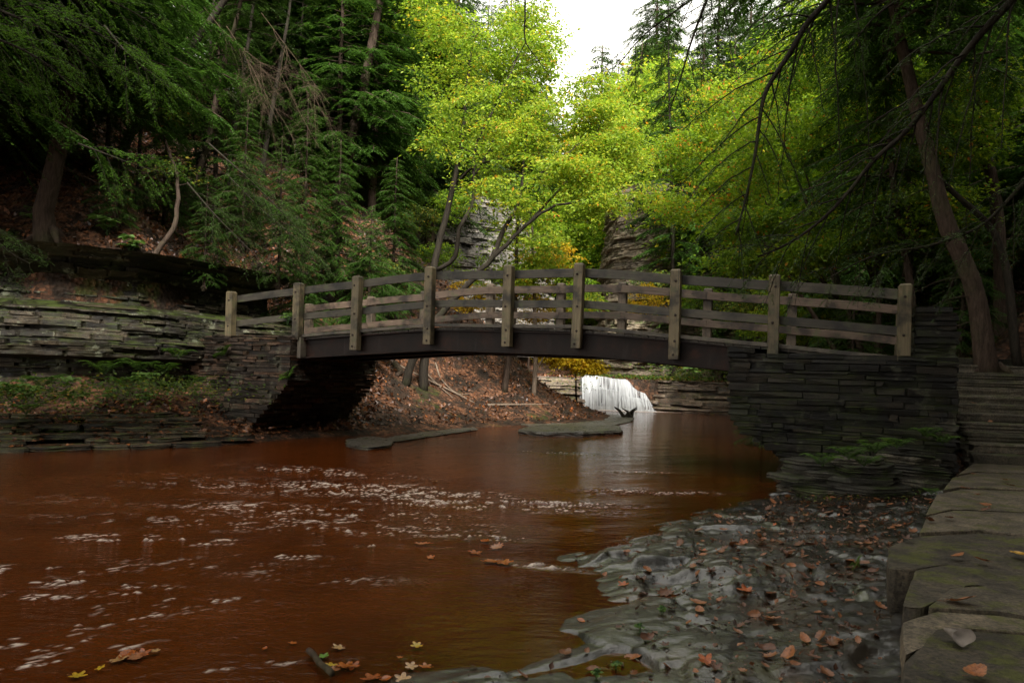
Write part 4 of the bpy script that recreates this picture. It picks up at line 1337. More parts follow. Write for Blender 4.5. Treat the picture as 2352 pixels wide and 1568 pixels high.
for i, (pts, wd, lab) in enumerate([([(455, 480), (470, 330), (480, 160), (492, 0)], 11, 'slender dark trunk right of the thin bare stem'), ([(520, 455), (540, 300), (565, 130), (585, -10)], 13, 'slender dark trunk under the dead branches'), ([(600, 420), (625, 260), (655, 100), (672, -10)], 12, 'slender leaning trunk right of the dead branches'),
                                 ([(655, 400), (668, 250), (690, 90), (700, -10)], 9, 'very thin dark trunk left of the slender hemlock'), ([(835, 470), (858, 300), (890, 120), (905, 0)], 14, 'slender trunk just right of the thick leaning hemlock'), ([(882, 480), (890, 330), (905, 160), (915, 0)], 10, 'thin trunk between the thick leaning hemlock and the maple'),
                                 ([(235, 440), (250, 300), (262, 150), (270, 0)], 12, 'slender dark trunk below the bright green boughs'), ([(315, 470), (320, 330), (335, 180), (345, 0)], 9, 'thin pole trunk left of the crooked sapling')]):
    slope_tree(pts, wd, 'hemlock_tree', lab, 5, 150 + i, limbs=12, cf=.72, Lmax=1.6, bark=BARKD, dead=14)
# bent saplings without much foliage
for i, (pts, w, lab) in enumerate([
    ([(330, 622), (365, 572), (400, 520), (408, 470), (405, 400), (385, 340), (362, 270)], 12, 'crooked sapling growing out of the overhang and bending upright'),
    ([(425, 500), (438, 455), (452, 400), (447, 330), (430, 240)], 9, 'thin bare stem beside the crooked sapling')]):
    b = hit(*pts[0]) if i else W(330, 622, 16.9)
    st = [(W(x, y, b[1] + .1 * k)) for k, (x, y) in enumerate(pts)]
    broadleaf('sapling', lab, b, [(st, w * b[1] / FPX / 2 * 1.2, .02)], [(st[-1] + UPV * .3, (.7, .7, .4), 10), (st[-3], (.6, .5, .3), 5)], SHR, BARK, 130 + i, .1, 22, .35)

# dead pale branches hanging over the slope
dt = thing('dead_branch', 'pale leafless twiggy branch hanging in front of the left slope', 'branch', W(540, 140, 19))
G_ = Geo(); rg = np.random.default_rng(77)


def twigs(p, d, L, r, lev):
    n = 6; u = np.linspace(0, 1, n)
    side = rg.normal(0, .14, 3)
    P = p + d * (L * u)[:, None] + side * (L * u**2)[:, None] - UPV * (.10 * L * u**2)[:, None]
    G_.tube(P, r * .5 * (1 - .65 * u), 4 if lev < 2 else 3, cap=False)
    if lev < 4:
        for k in range([8, 5, 5, 3][lev]):
            f = rg.uniform(.15, 1)
            q = P[int(f * (n - 1))]
            dd = unit(d + rg.normal(0, .5, 3) * np.array([1, .7, .8]))
            twigs(q, dd, L * rg.uniform(.32, .62), r * .55, lev + 1)


for (a, b, Y) in [((470, 20), (700, 330), 19), ((520, 60), (660, 260), 18.6), ((600, 30), (750, 230), 19.6), ((560, 110), (590, 260), 18.8)]:
    A, B = W(*a, Y + .6), W(*b, Y)
    twigs(A, unit(B - A), np.linalg.norm(B - A) * .9, .018, 0)
G_.build('twigs', TWIG, dt)

# ---- copies of a few grown prototypes make up the rest of the wood
far = (400, -60)


def proto_h(seed, H, rad, **kw):
    b = np.array([0., 0, 0]); lean = random.uniform(-.05, .05)
    return hemlock('hemlock_tree', 'x', b, [b - UPV * .3, b + UPV * H * .3 + np.array([lean * H * .3, 0, 0]), b + UPV * H * .65, b + UPV * H], rad, seed=seed, **kw)


CP = hemlock('hemlock_tree', 'x', np.zeros(3), [np.array([0, 0, -.3]), np.array([.1, 0, 6]), np.array([.1, .1, 13]), np.array([0, 0, 21])], .34, seed=207, limbs=70, cf=.38, ct=1.0, Lmax=6.2, nsize=.2, dens=.7, droop=.2)
HP = [proto_h(201, 15, .22, limbs=70, cf=.16, Lmax=3.2, nsize=.17, dens=.9),
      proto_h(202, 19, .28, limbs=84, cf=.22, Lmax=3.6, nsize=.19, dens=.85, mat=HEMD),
      proto_h(203, 10, .13, limbs=52, cf=.08, Lmax=2.3, nsize=.13, dens=.95)]


def proto_b(seed, H, mat, bark, size, crowns, n, var0=.45):
    b = np.array([0., 0, 0])
    st = [([b - UPV * .3, b + np.array([.2, .1, H * .3]), b + np.array([-.1, .2, H * .6]), b + np.array([.2, 0, H * .92])], .012 * H + .03, .02),
          ([b + np.array([.1, .1, H * .3]), b + np.array([1.0, .4, H * .5]), b + np.array([1.7, .5, H * .75])], .05, .015),
          ([b + np.array([.1, .1, H * .4]), b + np.array([-1.0, -.3, H * .58]), b + np.array([-1.6, -.4, H * .8])], .045, .015)]
    cr = [(np.array([x * H, y * H, z * H]), (rx * H, rx * H, rz * H), k) for x, y, z, rx, rz, k in crowns]
    return broadleaf('maple_tree', 'x', b, st, cr, mat, bark, seed, size, n, .62, var0=var0)


BP = [proto_b(211, 9, MAPG, BARK, .15, [(0, 0, .75, .26, .22, 60), (.14, .04, .55, .22, .14, 34), (-.15, -.03, .55, .2, .14, 34)], 46),
      proto_b(212, 11, MAP, BARK, .16, [(0, 0, .78, .24, .2, 60), (.12, .04, .55, .2, .14, 34), (-.14, -.03, .6, .2, .14, 34)], 46),
      proto_b(213, 8, ORA, BARK, .15, [(0, 0, .75, .26, .22, 50), (.14, .04, .5, .2, .14, 24)], 42)]
SB = [broadleaf('shrub', 'x', np.zeros(3), [([np.zeros(3), np.array([random.uniform(-.4, .4), random.uniform(-.3, .3), .9])], .015, .006) for _ in range(5)], [(np.array([0, 0, .8]), (.9, .9, .6), 34)], m, BARKD, 220 + i, .10, 24, .3, cat='shrub', partname='foliage') for i, m in enumerate((SHR, MAPG, YEL))]
FIRST = {}


def place(proto, xyz, sc, label, group=None, rz=None, tilt=(0, 0)):
    rz = random.uniform(0, 2 * PI) if rz is None else rz
    return copy_thing(proto, xyz, rz, sc, label, group, tilt)


def trow(items):
    for proto, px, Y, z_off, sc, label, grp in items:
        p = W(px, 600, Y); q = at_ground(p[0], p[1])
        place(proto, q - UPV * .2, sc, label, grp)


# upper left slope
for i, (x, y, k, s) in enumerate([(-20, 20, 0, .95), (-16.5, 24, 1, .9), (-24, 26, 1, 1.0), (-13.5, 27, 0, .85), (-19, 30, 1, .95), (-12, 32, 1, .85), (-26, 34, 1, 1), (-16, 36, 1, .9), (-9.5, 35.5, 0, .8), (-22, 40, 1, 1), (-12, 41, 0, 1), (-17, 47, 1, 1), (-10, 50, 1, .9),
                                  (-17, 18.2, 2, .9), (-10.4, 23.5, 2, .8), (-14.4, 21.2, 2, .75), (-21, 16, 0, .9)]):
    place(HP[k], at_ground(x, y) - UPV * .2, s, 'hemlock in the dark wood on the upper left slope', 'hemlocks filling the upper left slope')
# hemlock saplings reaching over the rock bank
for i, (px, py, Y, s, lab) in enumerate([(560, 470, 18.4, .40, 'young hemlock with drooping boughs above the left bridge end'), (640, 560, 19.2, .42, 'bushy young hemlock hanging low over the left railing'), (470, 560, 18.0, .30, 'small dark hemlock over the black recess left of the bridge'),
                                         (700, 500, 21.5, .5, 'young hemlock upslope from the left bridge end'), (270, 420, 17.5, .3, 'small sparse hemlock on the leaf covered slope at left')]):
    p = W(px, py + 40, Y); q = at_ground(p[0], p[1]); q[2] = max(q[2], p[2] - .6) if q[2] < p[2] + 1.0 else q[2]
    place(HP[2], q - UPV * .1, s, lab)

for i, (px, py, Y, s, lab) in enumerate([(60, 480, 18.5, .42, 'young hemlock behind the swept trunk at far left'), (200, 470, 19.5, .45, 'young hemlock on the leafy slope right of the swept trunk'), (380, 430, 20.5, .5, 'young hemlock beside the crooked sapling'), 
                                         ]):
    p = W(px, py, Y); q = at_ground(p[0], p[1]); place(HP[2], q - UPV * .1, s, lab)

for i, (px, py, Y, s, lab) in enumerate([(850, 590, 22.5, .36, 'broad young hemlock at the foot of the thick leaning hemlock'), (775, 560, 23.5, .42, 'broad young hemlock behind the third bridge post'), (905, 560, 26, .45, 'broad young hemlock on the slope left of the maple stems'), (690, 590, 20.5, .3, 'broad low hemlock just behind the left railing')]):
    p = W(px, py + 40, Y); q = at_ground(p[0], p[1]); place(HP[0], q - UPV * .1, s, lab)

# ---- the yellow-green maples by the stream
def mp(x, y, Y): return W(x, y, Y)


b1 = at_ground(*mp(975, 780, 23.5)[:2])
broadleaf('maple_tree', 'tall yellow green maple with two dark stems rising behind the left half of the railing', b1,
          [([b1 - UPV * .2, mp(985, 690, 23.5), mp(1000, 600, 23.5), mp(1018, 525, 23.4), mp(1040, 430, 23.4), mp(1063, 303, 23.6), mp(1075, 180, 23.8), mp(1090, 60, 24)], .17, .03),
           ([mp(1001, 622, 23.5), mp(1043, 592, 23.2), mp(1056, 528, 23.0), mp(1083, 471, 23), mp(1093, 336, 22.8), mp(1130, 260, 22.8), mp(1190, 130, 23)], .085, .02),
           ([mp(1050, 420, 23.4), mp(1085, 385, 23.0), mp(1150, 365, 22.6), mp(1210, 350, 22.4)], .05, .015),
           ([mp(1093, 400, 22.9), mp(1130, 330, 23), mp(1150, 250, 23.2)], .04, .012)],
          [(mp(1090, 90, 24), (1.5, 1.5, 1.5), 54), (mp(1200, 130, 24), (1.3, 1.3, 1.1), 46), (mp(1180, 235, 23.5), (1.2, 1.2, .7), 34), (mp(1085, 255, 23.6), (1.3, 1.4, .8), 34), (mp(1230, 175, 24.5), (.9, 1.2, .6), 24), (mp(1020, 330, 23.2), (.9, 1.1, .5), 16), (mp(1000, 30, 24.5), (1.2, 1.2, .9), 26), (mp(1120, -80, 24.5), (1.6, 1.6, 1.2), 40), (mp(1250, 95, 25), (.8, 1.1, .7), 22), (mp(1190, 10, 25), (1.2, 1.2, .9), 30), (mp(1000, 190, 24), (1.2, 1.2, 1.0), 12), (mp(1130, 370, 23), (1.9, 1.6, .5), 14)],
          MAP, BARKD, 301, .12, 48, .66, var0=.42, mul=1.35, twig=.011, gap=.38)
b2 = at_ground(*mp(930, 850, 23)[:2])
broadleaf('maple_tree', 'bright yellow maple leaning right over the stream behind the middle of the bridge', b2,
          [([b2 - UPV * .2, mp(960, 790, 22.8), mp(1040, 690, 22.5), mp(1107, 619, 22.2), mp(1150, 575, 22), mp(1204, 523, 21.8), mp(1260, 480, 21.6), mp(1340, 460, 21.4)], .16, .03),
           ([mp(1130, 596, 22.1), mp(1157, 528, 22.3), mp(1190, 470, 22.4), mp(1203, 370, 22.5), mp(1215, 280, 22.6)], .09, .02),
           ([mp(1200, 435, 22.4), mp(1240, 400, 22.2), mp(1275, 377, 22), mp(1330, 330, 22)], .05, .014),
           ([mp(1204, 523, 21.8), mp(1280, 440, 22.4), mp(1350, 360, 22.8), mp(1380, 280, 23)], .05, .014)],
          [(mp(1290, 300, 22.8), (1.6, 1.6, .9), 62), (mp(1390, 300, 23.2), (1.3, 1.4, 1.1), 50), (mp(1180, 320, 22.6), (1.2, 1.3, .7), 38), (mp(1350, 225, 23.6), (1.1, 1.2, .7), 34), (mp(1440, 350, 23), (1.0, 1.2, .6), 30), (mp(1270, 400, 22), (1.3, 1.2, .5), 34), (mp(1350, 460, 21.4), (1.0, 1.0, .35), 22), (mp(1130, 430, 22.4), (1.0, 1.0, .35), 14), (mp(1230, 545, 21.8), (.9, .9, .25), 10), (mp(1360, 395, 22.2), (1.1, 1.0, .4), 24), (mp(1430, 440, 22.4), (1.4, 1.3, .6), 20), (mp(1200, 470, 22), (1.6, 1.2, .4), 14)],
          MAP, BARKD, 302, .12, 50, .66, var0=.48, mul=1.3, twig=.011, gap=.38)
# small slim trees by the far shore under the bridge
b3 = hit(1158, 898)
broadleaf('slim_tree', 'slim grey tree on the leafy shore, left of two under the bridge', b3, [([b3 - UPV * .2, mp(1165, 850, b3[1]), mp(1172, 800, b3[1]), mp(1185, 650, b3[1]), mp(1190, 480, b3[1])], .13, .05)],
          [(mp(1190, 560, b3[1]), (1.6, 1.4, 1.2), 30), (mp(1150, 640, b3[1]), (1.2, 1.2, .6), 16)], MAP, BARK, 303, .14, 40, .5, var0=.4)
b4 = hit(1226, 912)
broadleaf('slim_tree', 'slim pinkish tree with thin twigs, right of two under the bridge', b4, [([b4 - UPV * .2, mp(1229, 850, b4[1]), mp(1230, 800, b4[1]), mp(1226, 650, b4[1]), mp(1222, 520, b4[1])], .10, .04), ([mp(1229, 855, b4[1]), mp(1250, 815, b4[1]), mp(1262, 770, b4[1])], .04, .015)],
          [(mp(1240, 640, b4[1]), (1.5, 1.4, 1.0), 30), (mp(1300, 690, b4[1]), (1.4, 1.2, .5), 18)], MAP, BARKL, 304, .14, 40, .5, var0=.65)
b5 = hit(1330, 880)
broadleaf('yellow_shrub', 'low yellow leaved branch spreading left of the waterfall', at_ground(*mp(1325, 880, 33)[:2]),
          [([at_ground(*mp(1325, 880, 33)[:2]), mp(1322, 850, 32.5), mp(1320, 815, 32)], .05, .02)],
          [(mp(1310, 828, 32), (1.1, .9, .25), 26), (mp(1345, 845, 32), (.9, .8, .25), 22), (mp(1270, 818, 32), (.8, .8, .3), 16), (mp(1350, 800, 32), (.8, .8, .3), 12)], YEL, BARKD, 305, .15, 34, .4, cat='shrub', partname='foliage', var0=.4)

# shrubs low behind the railing
for i, (px, py, Y, s, k, lab) in enumerate([(1010, 600, 27, 1.1, 1, 'green shrub behind the left middle of the railing'), (1080, 690, 27, 1.1, 2, 'yellow shrub seen between the rails left of centre'), (1260, 600, 29, 1.3, 2, 'yellow shrub above the centre of the railing'), (1330, 690, 30, 1.3, 1, 'green shrub seen between the rails at centre'),
                                            (1480, 700, 31, 1.2, 2, 'yellow shrub seen through the rails right of centre'), (1230, 720, 28, 1.0, 2, 'yellow bush low behind the middle rails'), 
                                            (960, 520, 31, 1.2, 0, 'yellow brown shrub under the hemlocks left of the grey cliff'), (1040, 480, 36, 1.3, 1, 'green shrub in front of the grey cliff'), (1500, 660, 40, 1.3, 0, 'reddish shrub at the foot of the brown cliff'), (1600, 690, 27, 1.1, 1, 'bright green shrub behind the right part of the railing'),
                                            (1690, 720, 24, 1.0, 0, 'small shrub behind the rails near the right abutment'), (880, 640, 25, .9, 0, 'dark shrub behind the left railing posts')]):
    p = W(px, py, Y); q = at_ground(p[0], p[1])
    h = max(0, p[2] - q[2])
    place(SB[k], np.array([p[0], p[1], q[2] if h < 1.2 else p[2] - .6 * s]), s, lab)

# ---- right bank: maples and hemlocks behind the bridge
for i, (px, Y, crow, lab, mat_, v0) in enumerate([
    (1640, 24, [(1600, 350, 25, 1.7, 1.0, 44), (1680, 250, 25, 1.7, 1.2, 44), (1580, 470, 24, 1.4, .6, 30), (1690, 420, 24, 1.6, .7, 34)], 'green maple filling the space right of the yellow maple', MAPG, .62),
    (1800, 21, [(1800, 330, 21, 1.6, 1.1, 48), (1730, 520, 20.5, 1.4, .6, 36), (1880, 480, 20.5, 1.4, .7, 36), (1820, 590, 19.8, 1.3, .4, 30), (1690, 600, 20.5, 1.1, .35, 22), (1780, 150, 22, 1.8, 1.2, 44)], 'green maple directly behind the right part of the railing', MAPG, .5),
    (1990, 21, [(1990, 230, 21, 1.7, 1.2, 48), (2060, 400, 20, 1.4, .8, 30), (1950, 90, 22, 1.8, 1.1, 44), (1960, 560, 19, 1.2, .4, 22)], 'green maple behind the right hemlock boughs', MAPG, .48),
    (2080, 19, [(2080, 250, 19, 1.6, 1.0, 36), (2180, 330, 18, 1.4, .8, 30), (2130, 480, 17.5, 1.2, .6, 22), (2240, 230, 18.5, 1.5, .8, 26)], 'green maple between the two thick boughs at upper right', MAPG, .52),
    (2180, 24, [(2180, 120, 24, 2.0, 1.4, 50), (2100, 30, 25, 2.0, 1.0, 36), (2250, 20, 24, 1.6, 1.0, 30)], 'green maple high on the right slope behind the leaning hemlock', MAPG, .45),
    (2320, 25, [(2290, 330, 25, 1.5, 1.2, 34), (2340, 480, 24, 1.5, .9, 28), (2290, 560, 23, 1.2, .5, 16)], 'orange yellow tree glowing at the right picture edge', ORA, .5)]):
    p = W(px, 640, Y); b = at_ground(p[0], p[1])
    while b[2] < .5: b = at_ground(b[0] + .5, b[1] + .1)
    c0 = W(crow[0][0], crow[0][1], crow[0][2])
    st = [([b - UPV * .3, b * .6 + c0 * .4 + np.array([.25, .1, 0]), c0], .11, .03)]
    for c in crow[1:]:
        c1 = W(c[0], c[1], c[2]); m = b * .55 + c0 * .45
        st.append(([m, (m + c1) / 2 + UPV * .2, c1], .05, .015))
    broadleaf('maple_tree', lab, b, st, [(W(x, y, Y_), (rx, rx, rz), k) for x, y, Y_, rx, rz, k in crow], mat_, BARK, 320 + i, .12, 48, .62, var0=v0)
slope_tree([(2275, 775), (2225, 640), (2174, 528), (2150, 430), (2100, 220), (2060, 50)], 46, 'hemlock_tree', 'big brown hemlock trunk leaning left behind the right parapet', 7, 341, limbs=40, cf=.5, Lmax=3.0, maxY=15, dead=10)
slope_tree([(2312, 640), (2285, 437), (2258, 320), (2234, 135), (2215, 0)], 32, 'hemlock_tree', 'tall straight hemlock at right in front of orange foliage', 8, 342, limbs=44, cf=.42, Lmax=2.6, maxY=19, dead=12)
slope_tree([(2110, 700), (2085, 620), (2070, 550), (2050, 400), (2040, 250)], 22, 'hemlock_tree', 'dark hemlock trunk behind the last bridge post', 6, 343, limbs=40, cf=.3, Lmax=2.4, maxY=18, nsize=.12)
slope_tree([(1552, 640), (1545, 505), (1541, 350), (1538, 240)], 11, 'hemlock_tree', 'slim far hemlock in front of the brown cliff', 8, 344, limbs=50, cf=.3, Lmax=2.4, maxY=42, nsize=.2, bark=BARKD)
# fallen mossy trunk leaning on the slope at right
g = Geo(); P = bez([at_ground(*W(2345, 640, 15)[:2]) + UPV * .1, W(2275, 522, 15.5), W(2184, 437, 15.2), W(2120, 370, 15.6)], 14)
g.tube(P, np.linspace(.1, .05, 14), 8)
tag(g.build('fallen_log', BARKD, smooth_=True, origin=tuple(P[0])), 'thin dark trunk leaning left at right behind the parapet', 'trunk')
# young hemlocks low behind the right rails
for i, (px, Y, s, lab) in enumerate([(1760, 18.5, .34, 'young hemlock seen through the rails above the right abutment'), (1880, 17, .30, 'small hemlock behind the lower rails near the last bridge post'), (2210, 16.5, .42, 'young hemlock below the big leaning trunk'), (1960, 19, .5, 'bushy hemlock under the right boughs')]):
    p = W(px, 700, Y); q = at_ground(p[0], p[1]); place(HP[2], q - UPV * .1, s, lab)
# wood on the right slope and further up the gorge
for i, (x, y, k, s) in enumerate([(16, 20, 0, .9), (20, 17, 1, .9), (18, 25, 1, .95), (23, 24, 1, 1), (20, 32, 1, .9), (26, 31, 0, 1), (17.5, 36, 0, .9), (22, 40, 1, 1), (28, 40, 1, 1), (19, 47, 1, .95), (15, 15, 2, .8), (24, 52, 1, 1.1), (20, 58, 1, 1.1)]):
    place(HP[k], at_ground(x, y) - UPV * .2, s, 'hemlock in the wood on the right slope', 'hemlocks filling the right slope')
for i, (x, y, k, s, lab) in enumerate([(14.5, 29, 0, 1.0, 'x'), (18, 30, 0, 1.1, 'x'), (13.5, 33, 1, .8, 'x'), (22, 35, 2, 1.0, 'x'), (17, 42, 0, 1.1, 'x'), (20, 22, 2, .9, 'x'), (24, 28, 1, .9, 'x'), (15.6, 24, 0, .9, 'x')]):
    place(BP[k], at_ground(x, y) - UPV * .1, s, 'broadleaf tree among the hemlocks of the right slope', 'broadleaf trees filling the right slope')
for i, (x, y, k, s) in enumerate([(-9, 37.5, 0, .8), (-6.5, 39, 1, .75), (-7.5, 47, 1, .8), (-4, 50, 1, 1.0), (-2.6, 54, 0, 1.0), (-9, 55, 1, 1.0), (-1.5, 62, 2, .9)]):
    place(BP[k], at_ground(x, y) - UPV * .1, s, 'broadleaf tree between the hemlocks on the left side of the gorge', 'broadleaf trees up the left side of the gorge')
for i, (x, y, k, s) in enumerate([(14, 56, 1, 1.2), (16.5, 62, 1, 1.25), (11.5, 66, 1, 1.1), (20, 70, 1, 1.3), (14.5, 74, 1, 1.2), (25, 66, 1, 1.3), (9.5, 76, 0, 1.2)]):
    place(HP[k], at_ground(x, y) - UPV * .2, s, 'pale far hemlock rising right of the sky gap', 'far hemlocks right of the sky gap')
for i, (x, y, k, s) in enumerate([(3.2, 72, 1, 1.0), (5.5, 78, 0, 1.2), (7.5, 70, 2, 1.0), (0, 76, 1, 1.2), (-3.5, 72, 0, 1.2), (2, 84, 1, 1.3), (9.5, 86, 2, 1.5), (-8, 80, 1, 1.4), (8.4, 58, 0, .75), (5.0, 60, 1, .7), (1.2, 57, 0, .8)]):
    place(BP[k], at_ground(x, y) - UPV * .1, s, 'far autumn tree closing the end of the gorge below the sky gap', 'far trees at the end of the gorge')
def skyline(x):
    return float(np.interp(x, [-200, 1160, 1225, 1250, 1290, 1325, 1350, 1372, 2600], [-260, -260, 20, 200, 215, 150, 20, -260, -260]))


fill = np.random.default_rng(900)
for Y, dx, lo, hi in [(27, 95, 1560, 2500), (33, 90, 1600, 2500), (31, 95, 620, 900), (40, 80, 560, 960), (42, 80, 1640, 2450), (52, 70, 640, 1180), (55, 70, 1440, 2300), (57, 60, 1440, 1700), (60, 52, 1390, 1700), (66, 62, 820, 1900), (72, 34, 1340, 1560), (85, 30, 1150, 1420), (64, 40, 1375, 1480), (80, 50, 900, 1800), (95, 40, 1000, 1560)]:
    x = lo
    while x < hi:
        xx = x + fill.uniform(-20, 20); x += dx * fill.uniform(.8, 1.2)
        Yt = Y * fill.uniform(.93, 1.08)
        p = W(xx, 600, Yt); q = at_ground(p[0], p[1])
        if q[2] < 1.2: continue
        topz = W(xx, skyline(xx), Yt)[2]
        need = topz - q[2]
        right = xx > 1380
        kind = fill.choice([0, 1, 2, 3], p=[.2, .0, .58, .22] if (xx < 1640 and right) else [.34, .34, .22, .1] if right else ([.5, .35, .1, .05] if xx < 1000 else [.15, .15, .5, .2]))
        P_, Hh = [(HP[0], 15), (HP[1], 19), (BP[0], 9), (BP[1], 11)][kind]
        sc = min(need / Hh, 1.6 if Y > 60 else (1.25 if kind < 2 else 2.2))
        if sc < .3: continue
        sc = max(sc * fill.uniform(.85, 1.0), .3)
        lab, grp = ('tree in the wood that closes the gorge on the right', 'wood on the right side of the gorge') if right else (('tree in the wood on the left side of the gorge', 'wood on the left side of the gorge') if xx < 1000 else ('tree on the far hillside below the sky gap', 'trees on the far hillside'))
        copy_thing(P_, q - UPV * .3, fill.uniform(0, 6.28), sc, lab, grp)
for P_ in HP + BP + SB:                        # the prototypes join the far wood, out on the slopes
    pass
pl_ = [(-30, 22), (-32, 30), (-20, 52), (31, 26), (30, 34), (29, 46), (-26, 44), (-14, 46), (26, 36)]
for P_, (x, y) in zip(HP + BP + SB, pl_):
    q = at_ground(x, y); P_.location = tuple(q)
    P_['label'] = ('tall' if P_['category'] == 'tree' else 'low') + ' %s standing far up the wooded slope' % ('hemlock' if 'hemlock' in P_.name else P_['category'])
    P_['group'] = 'far wood: %s' % ('hemlock' if 'hemlock' in P_.name else P_['category'])


# ---- near boughs with visible needles
def bough(name, label, path, r0, seed, mat, fol=1.0, sub=.26, Ls=(.5, 1.7), nsize=.036, drop=.35, step_=.05, pref=None, start=.12, twl=.28, wid=1.0):
    rg = np.random.default_rng(seed)
    P = bez(path, 40); n = 40
    cum = np.concatenate([[0], np.cumsum(np.linalg.norm(np.diff(P, axis=0), axis=1))]); L = cum[-1]
    th = thing(name, label, 'branch', P[0])
    T = Geo(); T.tube(P, r0 * (1 - .85 * np.linspace(0, 1, n)**.8) + .003, 8)
    NPs, NDs, NNs, NSs, NVs = [], [], [], [], []

    def needles(Q, v0):
        k = len(Q)
        d = np.gradient(Q, axis=0); d = unit(d)
        seg = np.linalg.norm(np.diff(Q, axis=0), axis=1).sum()
        m = max(4, int(seg / (nsize * .34)))
        u = np.sort(rg.uniform(.05, 1, m)) * (k - 1)
        A = np.array([np.interp(u, np.arange(k), Q[:, i]) for i in range(3)]).T
        dd = np.array([np.interp(u, np.arange(k), d[:, i]) for i in range(3)]).T
        lat = unit(np.cross(UPV, dd)); sg = np.where(np.arange(m) % 2 == 0, 1, -1)[:, None]
        D = dd * .55 + lat * sg * .85 + UPV * rg.normal(-.05, .16, m)[:, None]
        NPs.append(A); NDs.append(D); NNs.append(UPV + rg.normal(0, .3, (m, 3))); NSs.append(nsize * rg.uniform(.7, 1.2, m)); NVs.append(np.clip(v0 + rg.normal(0, .12, m), 0, 1))
    s = L * start; side = 1
    while s < L * .99:
        f = s / L
        p = np.array([np.interp(s, cum, P[:, i]) for i in range(3)]); q = np.array([np.interp(min(L, s + .1), cum, P[:, i]) for i in range(3)])
        d = unit(q - p + 1e-6); lat = unit(np.cross(d, np.array([0, 1., .25]))) * side
        side = -side
        a = rg.uniform(.45, .95)
        bd = unit(d * math.cos(a) + lat * math.sin(a) + np.array([0, rg.normal(0, .35), 0]))
        if pref is not None: bd = unit(bd + np.array(pref) * rg.uniform(.1, .6))
        l = rg.uniform(*Ls) * (1 - .55 * f)
        k = 12; u = np.linspace(0, 1, k)
        B = p + bd * (l * u)[:, None] + UPV * (-drop * l * u**2)[:, None] + np.cumsum(rg.normal(0, .008 * l, (k, 3)), 0)
        T.tube(B, max(.003, r0 * .28 * (1 - .6 * f)) * (1 - .75 * u) + .0015, 4, cap=False)
        # side twigs carrying needles
        m = max(4, int(l / step_ * .75)); sd2 = 1
        for j in range(m):
            t = .18 + .82 * (j + rg.uniform(0, 1)) / m
            i0 = min(k - 2, int(t * (k - 1)))
            tp = B[i0] + (B[i0 + 1] - B[i0]) * (t * (k - 1) - i0 if t < 1 else 1)
            td = unit(B[i0 + 1] - B[i0]); tl = unit(np.cross(UPV, td)) * sd2; sd2 = -sd2
            aa = rg.uniform(.5, 1.0)
            dd = unit(td * math.cos(aa) + tl * math.sin(aa) + UPV * rg.normal(-.2, .2))
            ll = twl * rg.uniform(.4, 1.3) * (1.15 - .6 * t)
            uu = np.linspace(0, 1, 5)
            Q = tp + dd * (ll * uu)[:, None] - UPV * (.3 * ll * uu**2)[:, None]
            T.tube(Q[[0, 2, 4]], [.002, .0016, .001], 3, cap=False)
            if rg.random() < fol:
                v0 = np.clip(.45 + rg.normal(0, .12), .1, .9)
                needles(Q, v0)
                if ll > .2:
                    for z in (.35, .6):
                        q0 = tp + dd * ll * z; lt = unit(np.cross(UPV, dd)) * rg.choice([-1, 1])
                        d3 = unit(dd * .7 + lt * .7); Q3 = q0 + d3 * (ll * .5 * uu)[:, None] - UPV * (.2 * ll * uu**2)[:, None]
                        needles(Q3, v0)
        s += sub * rg.uniform(.6, 1.4)
    F = Geo()
    F.leaves(np.concatenate(NPs), np.concatenate(NDs), np.concatenate(NNs), np.concatenate(NSs), NEV, NEF, np.concatenate(NVs), 1.35 * wid)
    T.build('wood', BARKD, th, smooth_=True)
    F.build('needles', mat, th)
    return th


bA = [(1990, -150), (1901, 0), (1854, 54), (1817, 118), (1756, 219), (1743, 290), (1735, 350), (1709, 471), (1690, 540)]
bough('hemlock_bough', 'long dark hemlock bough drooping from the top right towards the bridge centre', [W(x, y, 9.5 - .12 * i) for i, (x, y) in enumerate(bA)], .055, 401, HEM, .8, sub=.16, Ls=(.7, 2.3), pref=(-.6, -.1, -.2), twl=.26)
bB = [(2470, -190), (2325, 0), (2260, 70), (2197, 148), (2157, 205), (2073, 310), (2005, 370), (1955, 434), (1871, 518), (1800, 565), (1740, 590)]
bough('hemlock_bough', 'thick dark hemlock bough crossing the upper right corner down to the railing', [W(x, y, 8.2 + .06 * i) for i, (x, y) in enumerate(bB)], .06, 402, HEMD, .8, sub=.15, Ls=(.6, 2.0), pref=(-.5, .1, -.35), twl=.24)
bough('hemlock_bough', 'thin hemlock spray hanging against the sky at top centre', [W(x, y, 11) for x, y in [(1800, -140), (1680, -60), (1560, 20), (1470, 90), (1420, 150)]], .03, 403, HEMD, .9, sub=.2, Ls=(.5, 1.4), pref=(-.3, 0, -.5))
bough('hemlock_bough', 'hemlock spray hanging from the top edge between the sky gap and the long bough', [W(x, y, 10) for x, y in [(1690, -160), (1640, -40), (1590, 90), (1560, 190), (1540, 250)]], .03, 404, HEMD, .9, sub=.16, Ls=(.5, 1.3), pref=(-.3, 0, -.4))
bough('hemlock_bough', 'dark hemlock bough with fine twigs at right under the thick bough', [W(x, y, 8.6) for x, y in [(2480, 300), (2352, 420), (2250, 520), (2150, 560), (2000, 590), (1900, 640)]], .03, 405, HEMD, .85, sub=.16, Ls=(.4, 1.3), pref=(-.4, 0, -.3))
bough('hemlock_bough', 'hemlock twig fringe along the top edge at right', [W(x, y, 9) for x, y in [(2300, -120), (2150, -40), (2020, 30), (1950, 110)]], .03, 406, HEM, .9, sub=.15, Ls=(.5, 1.5), pref=(-.3, 0, -.3))
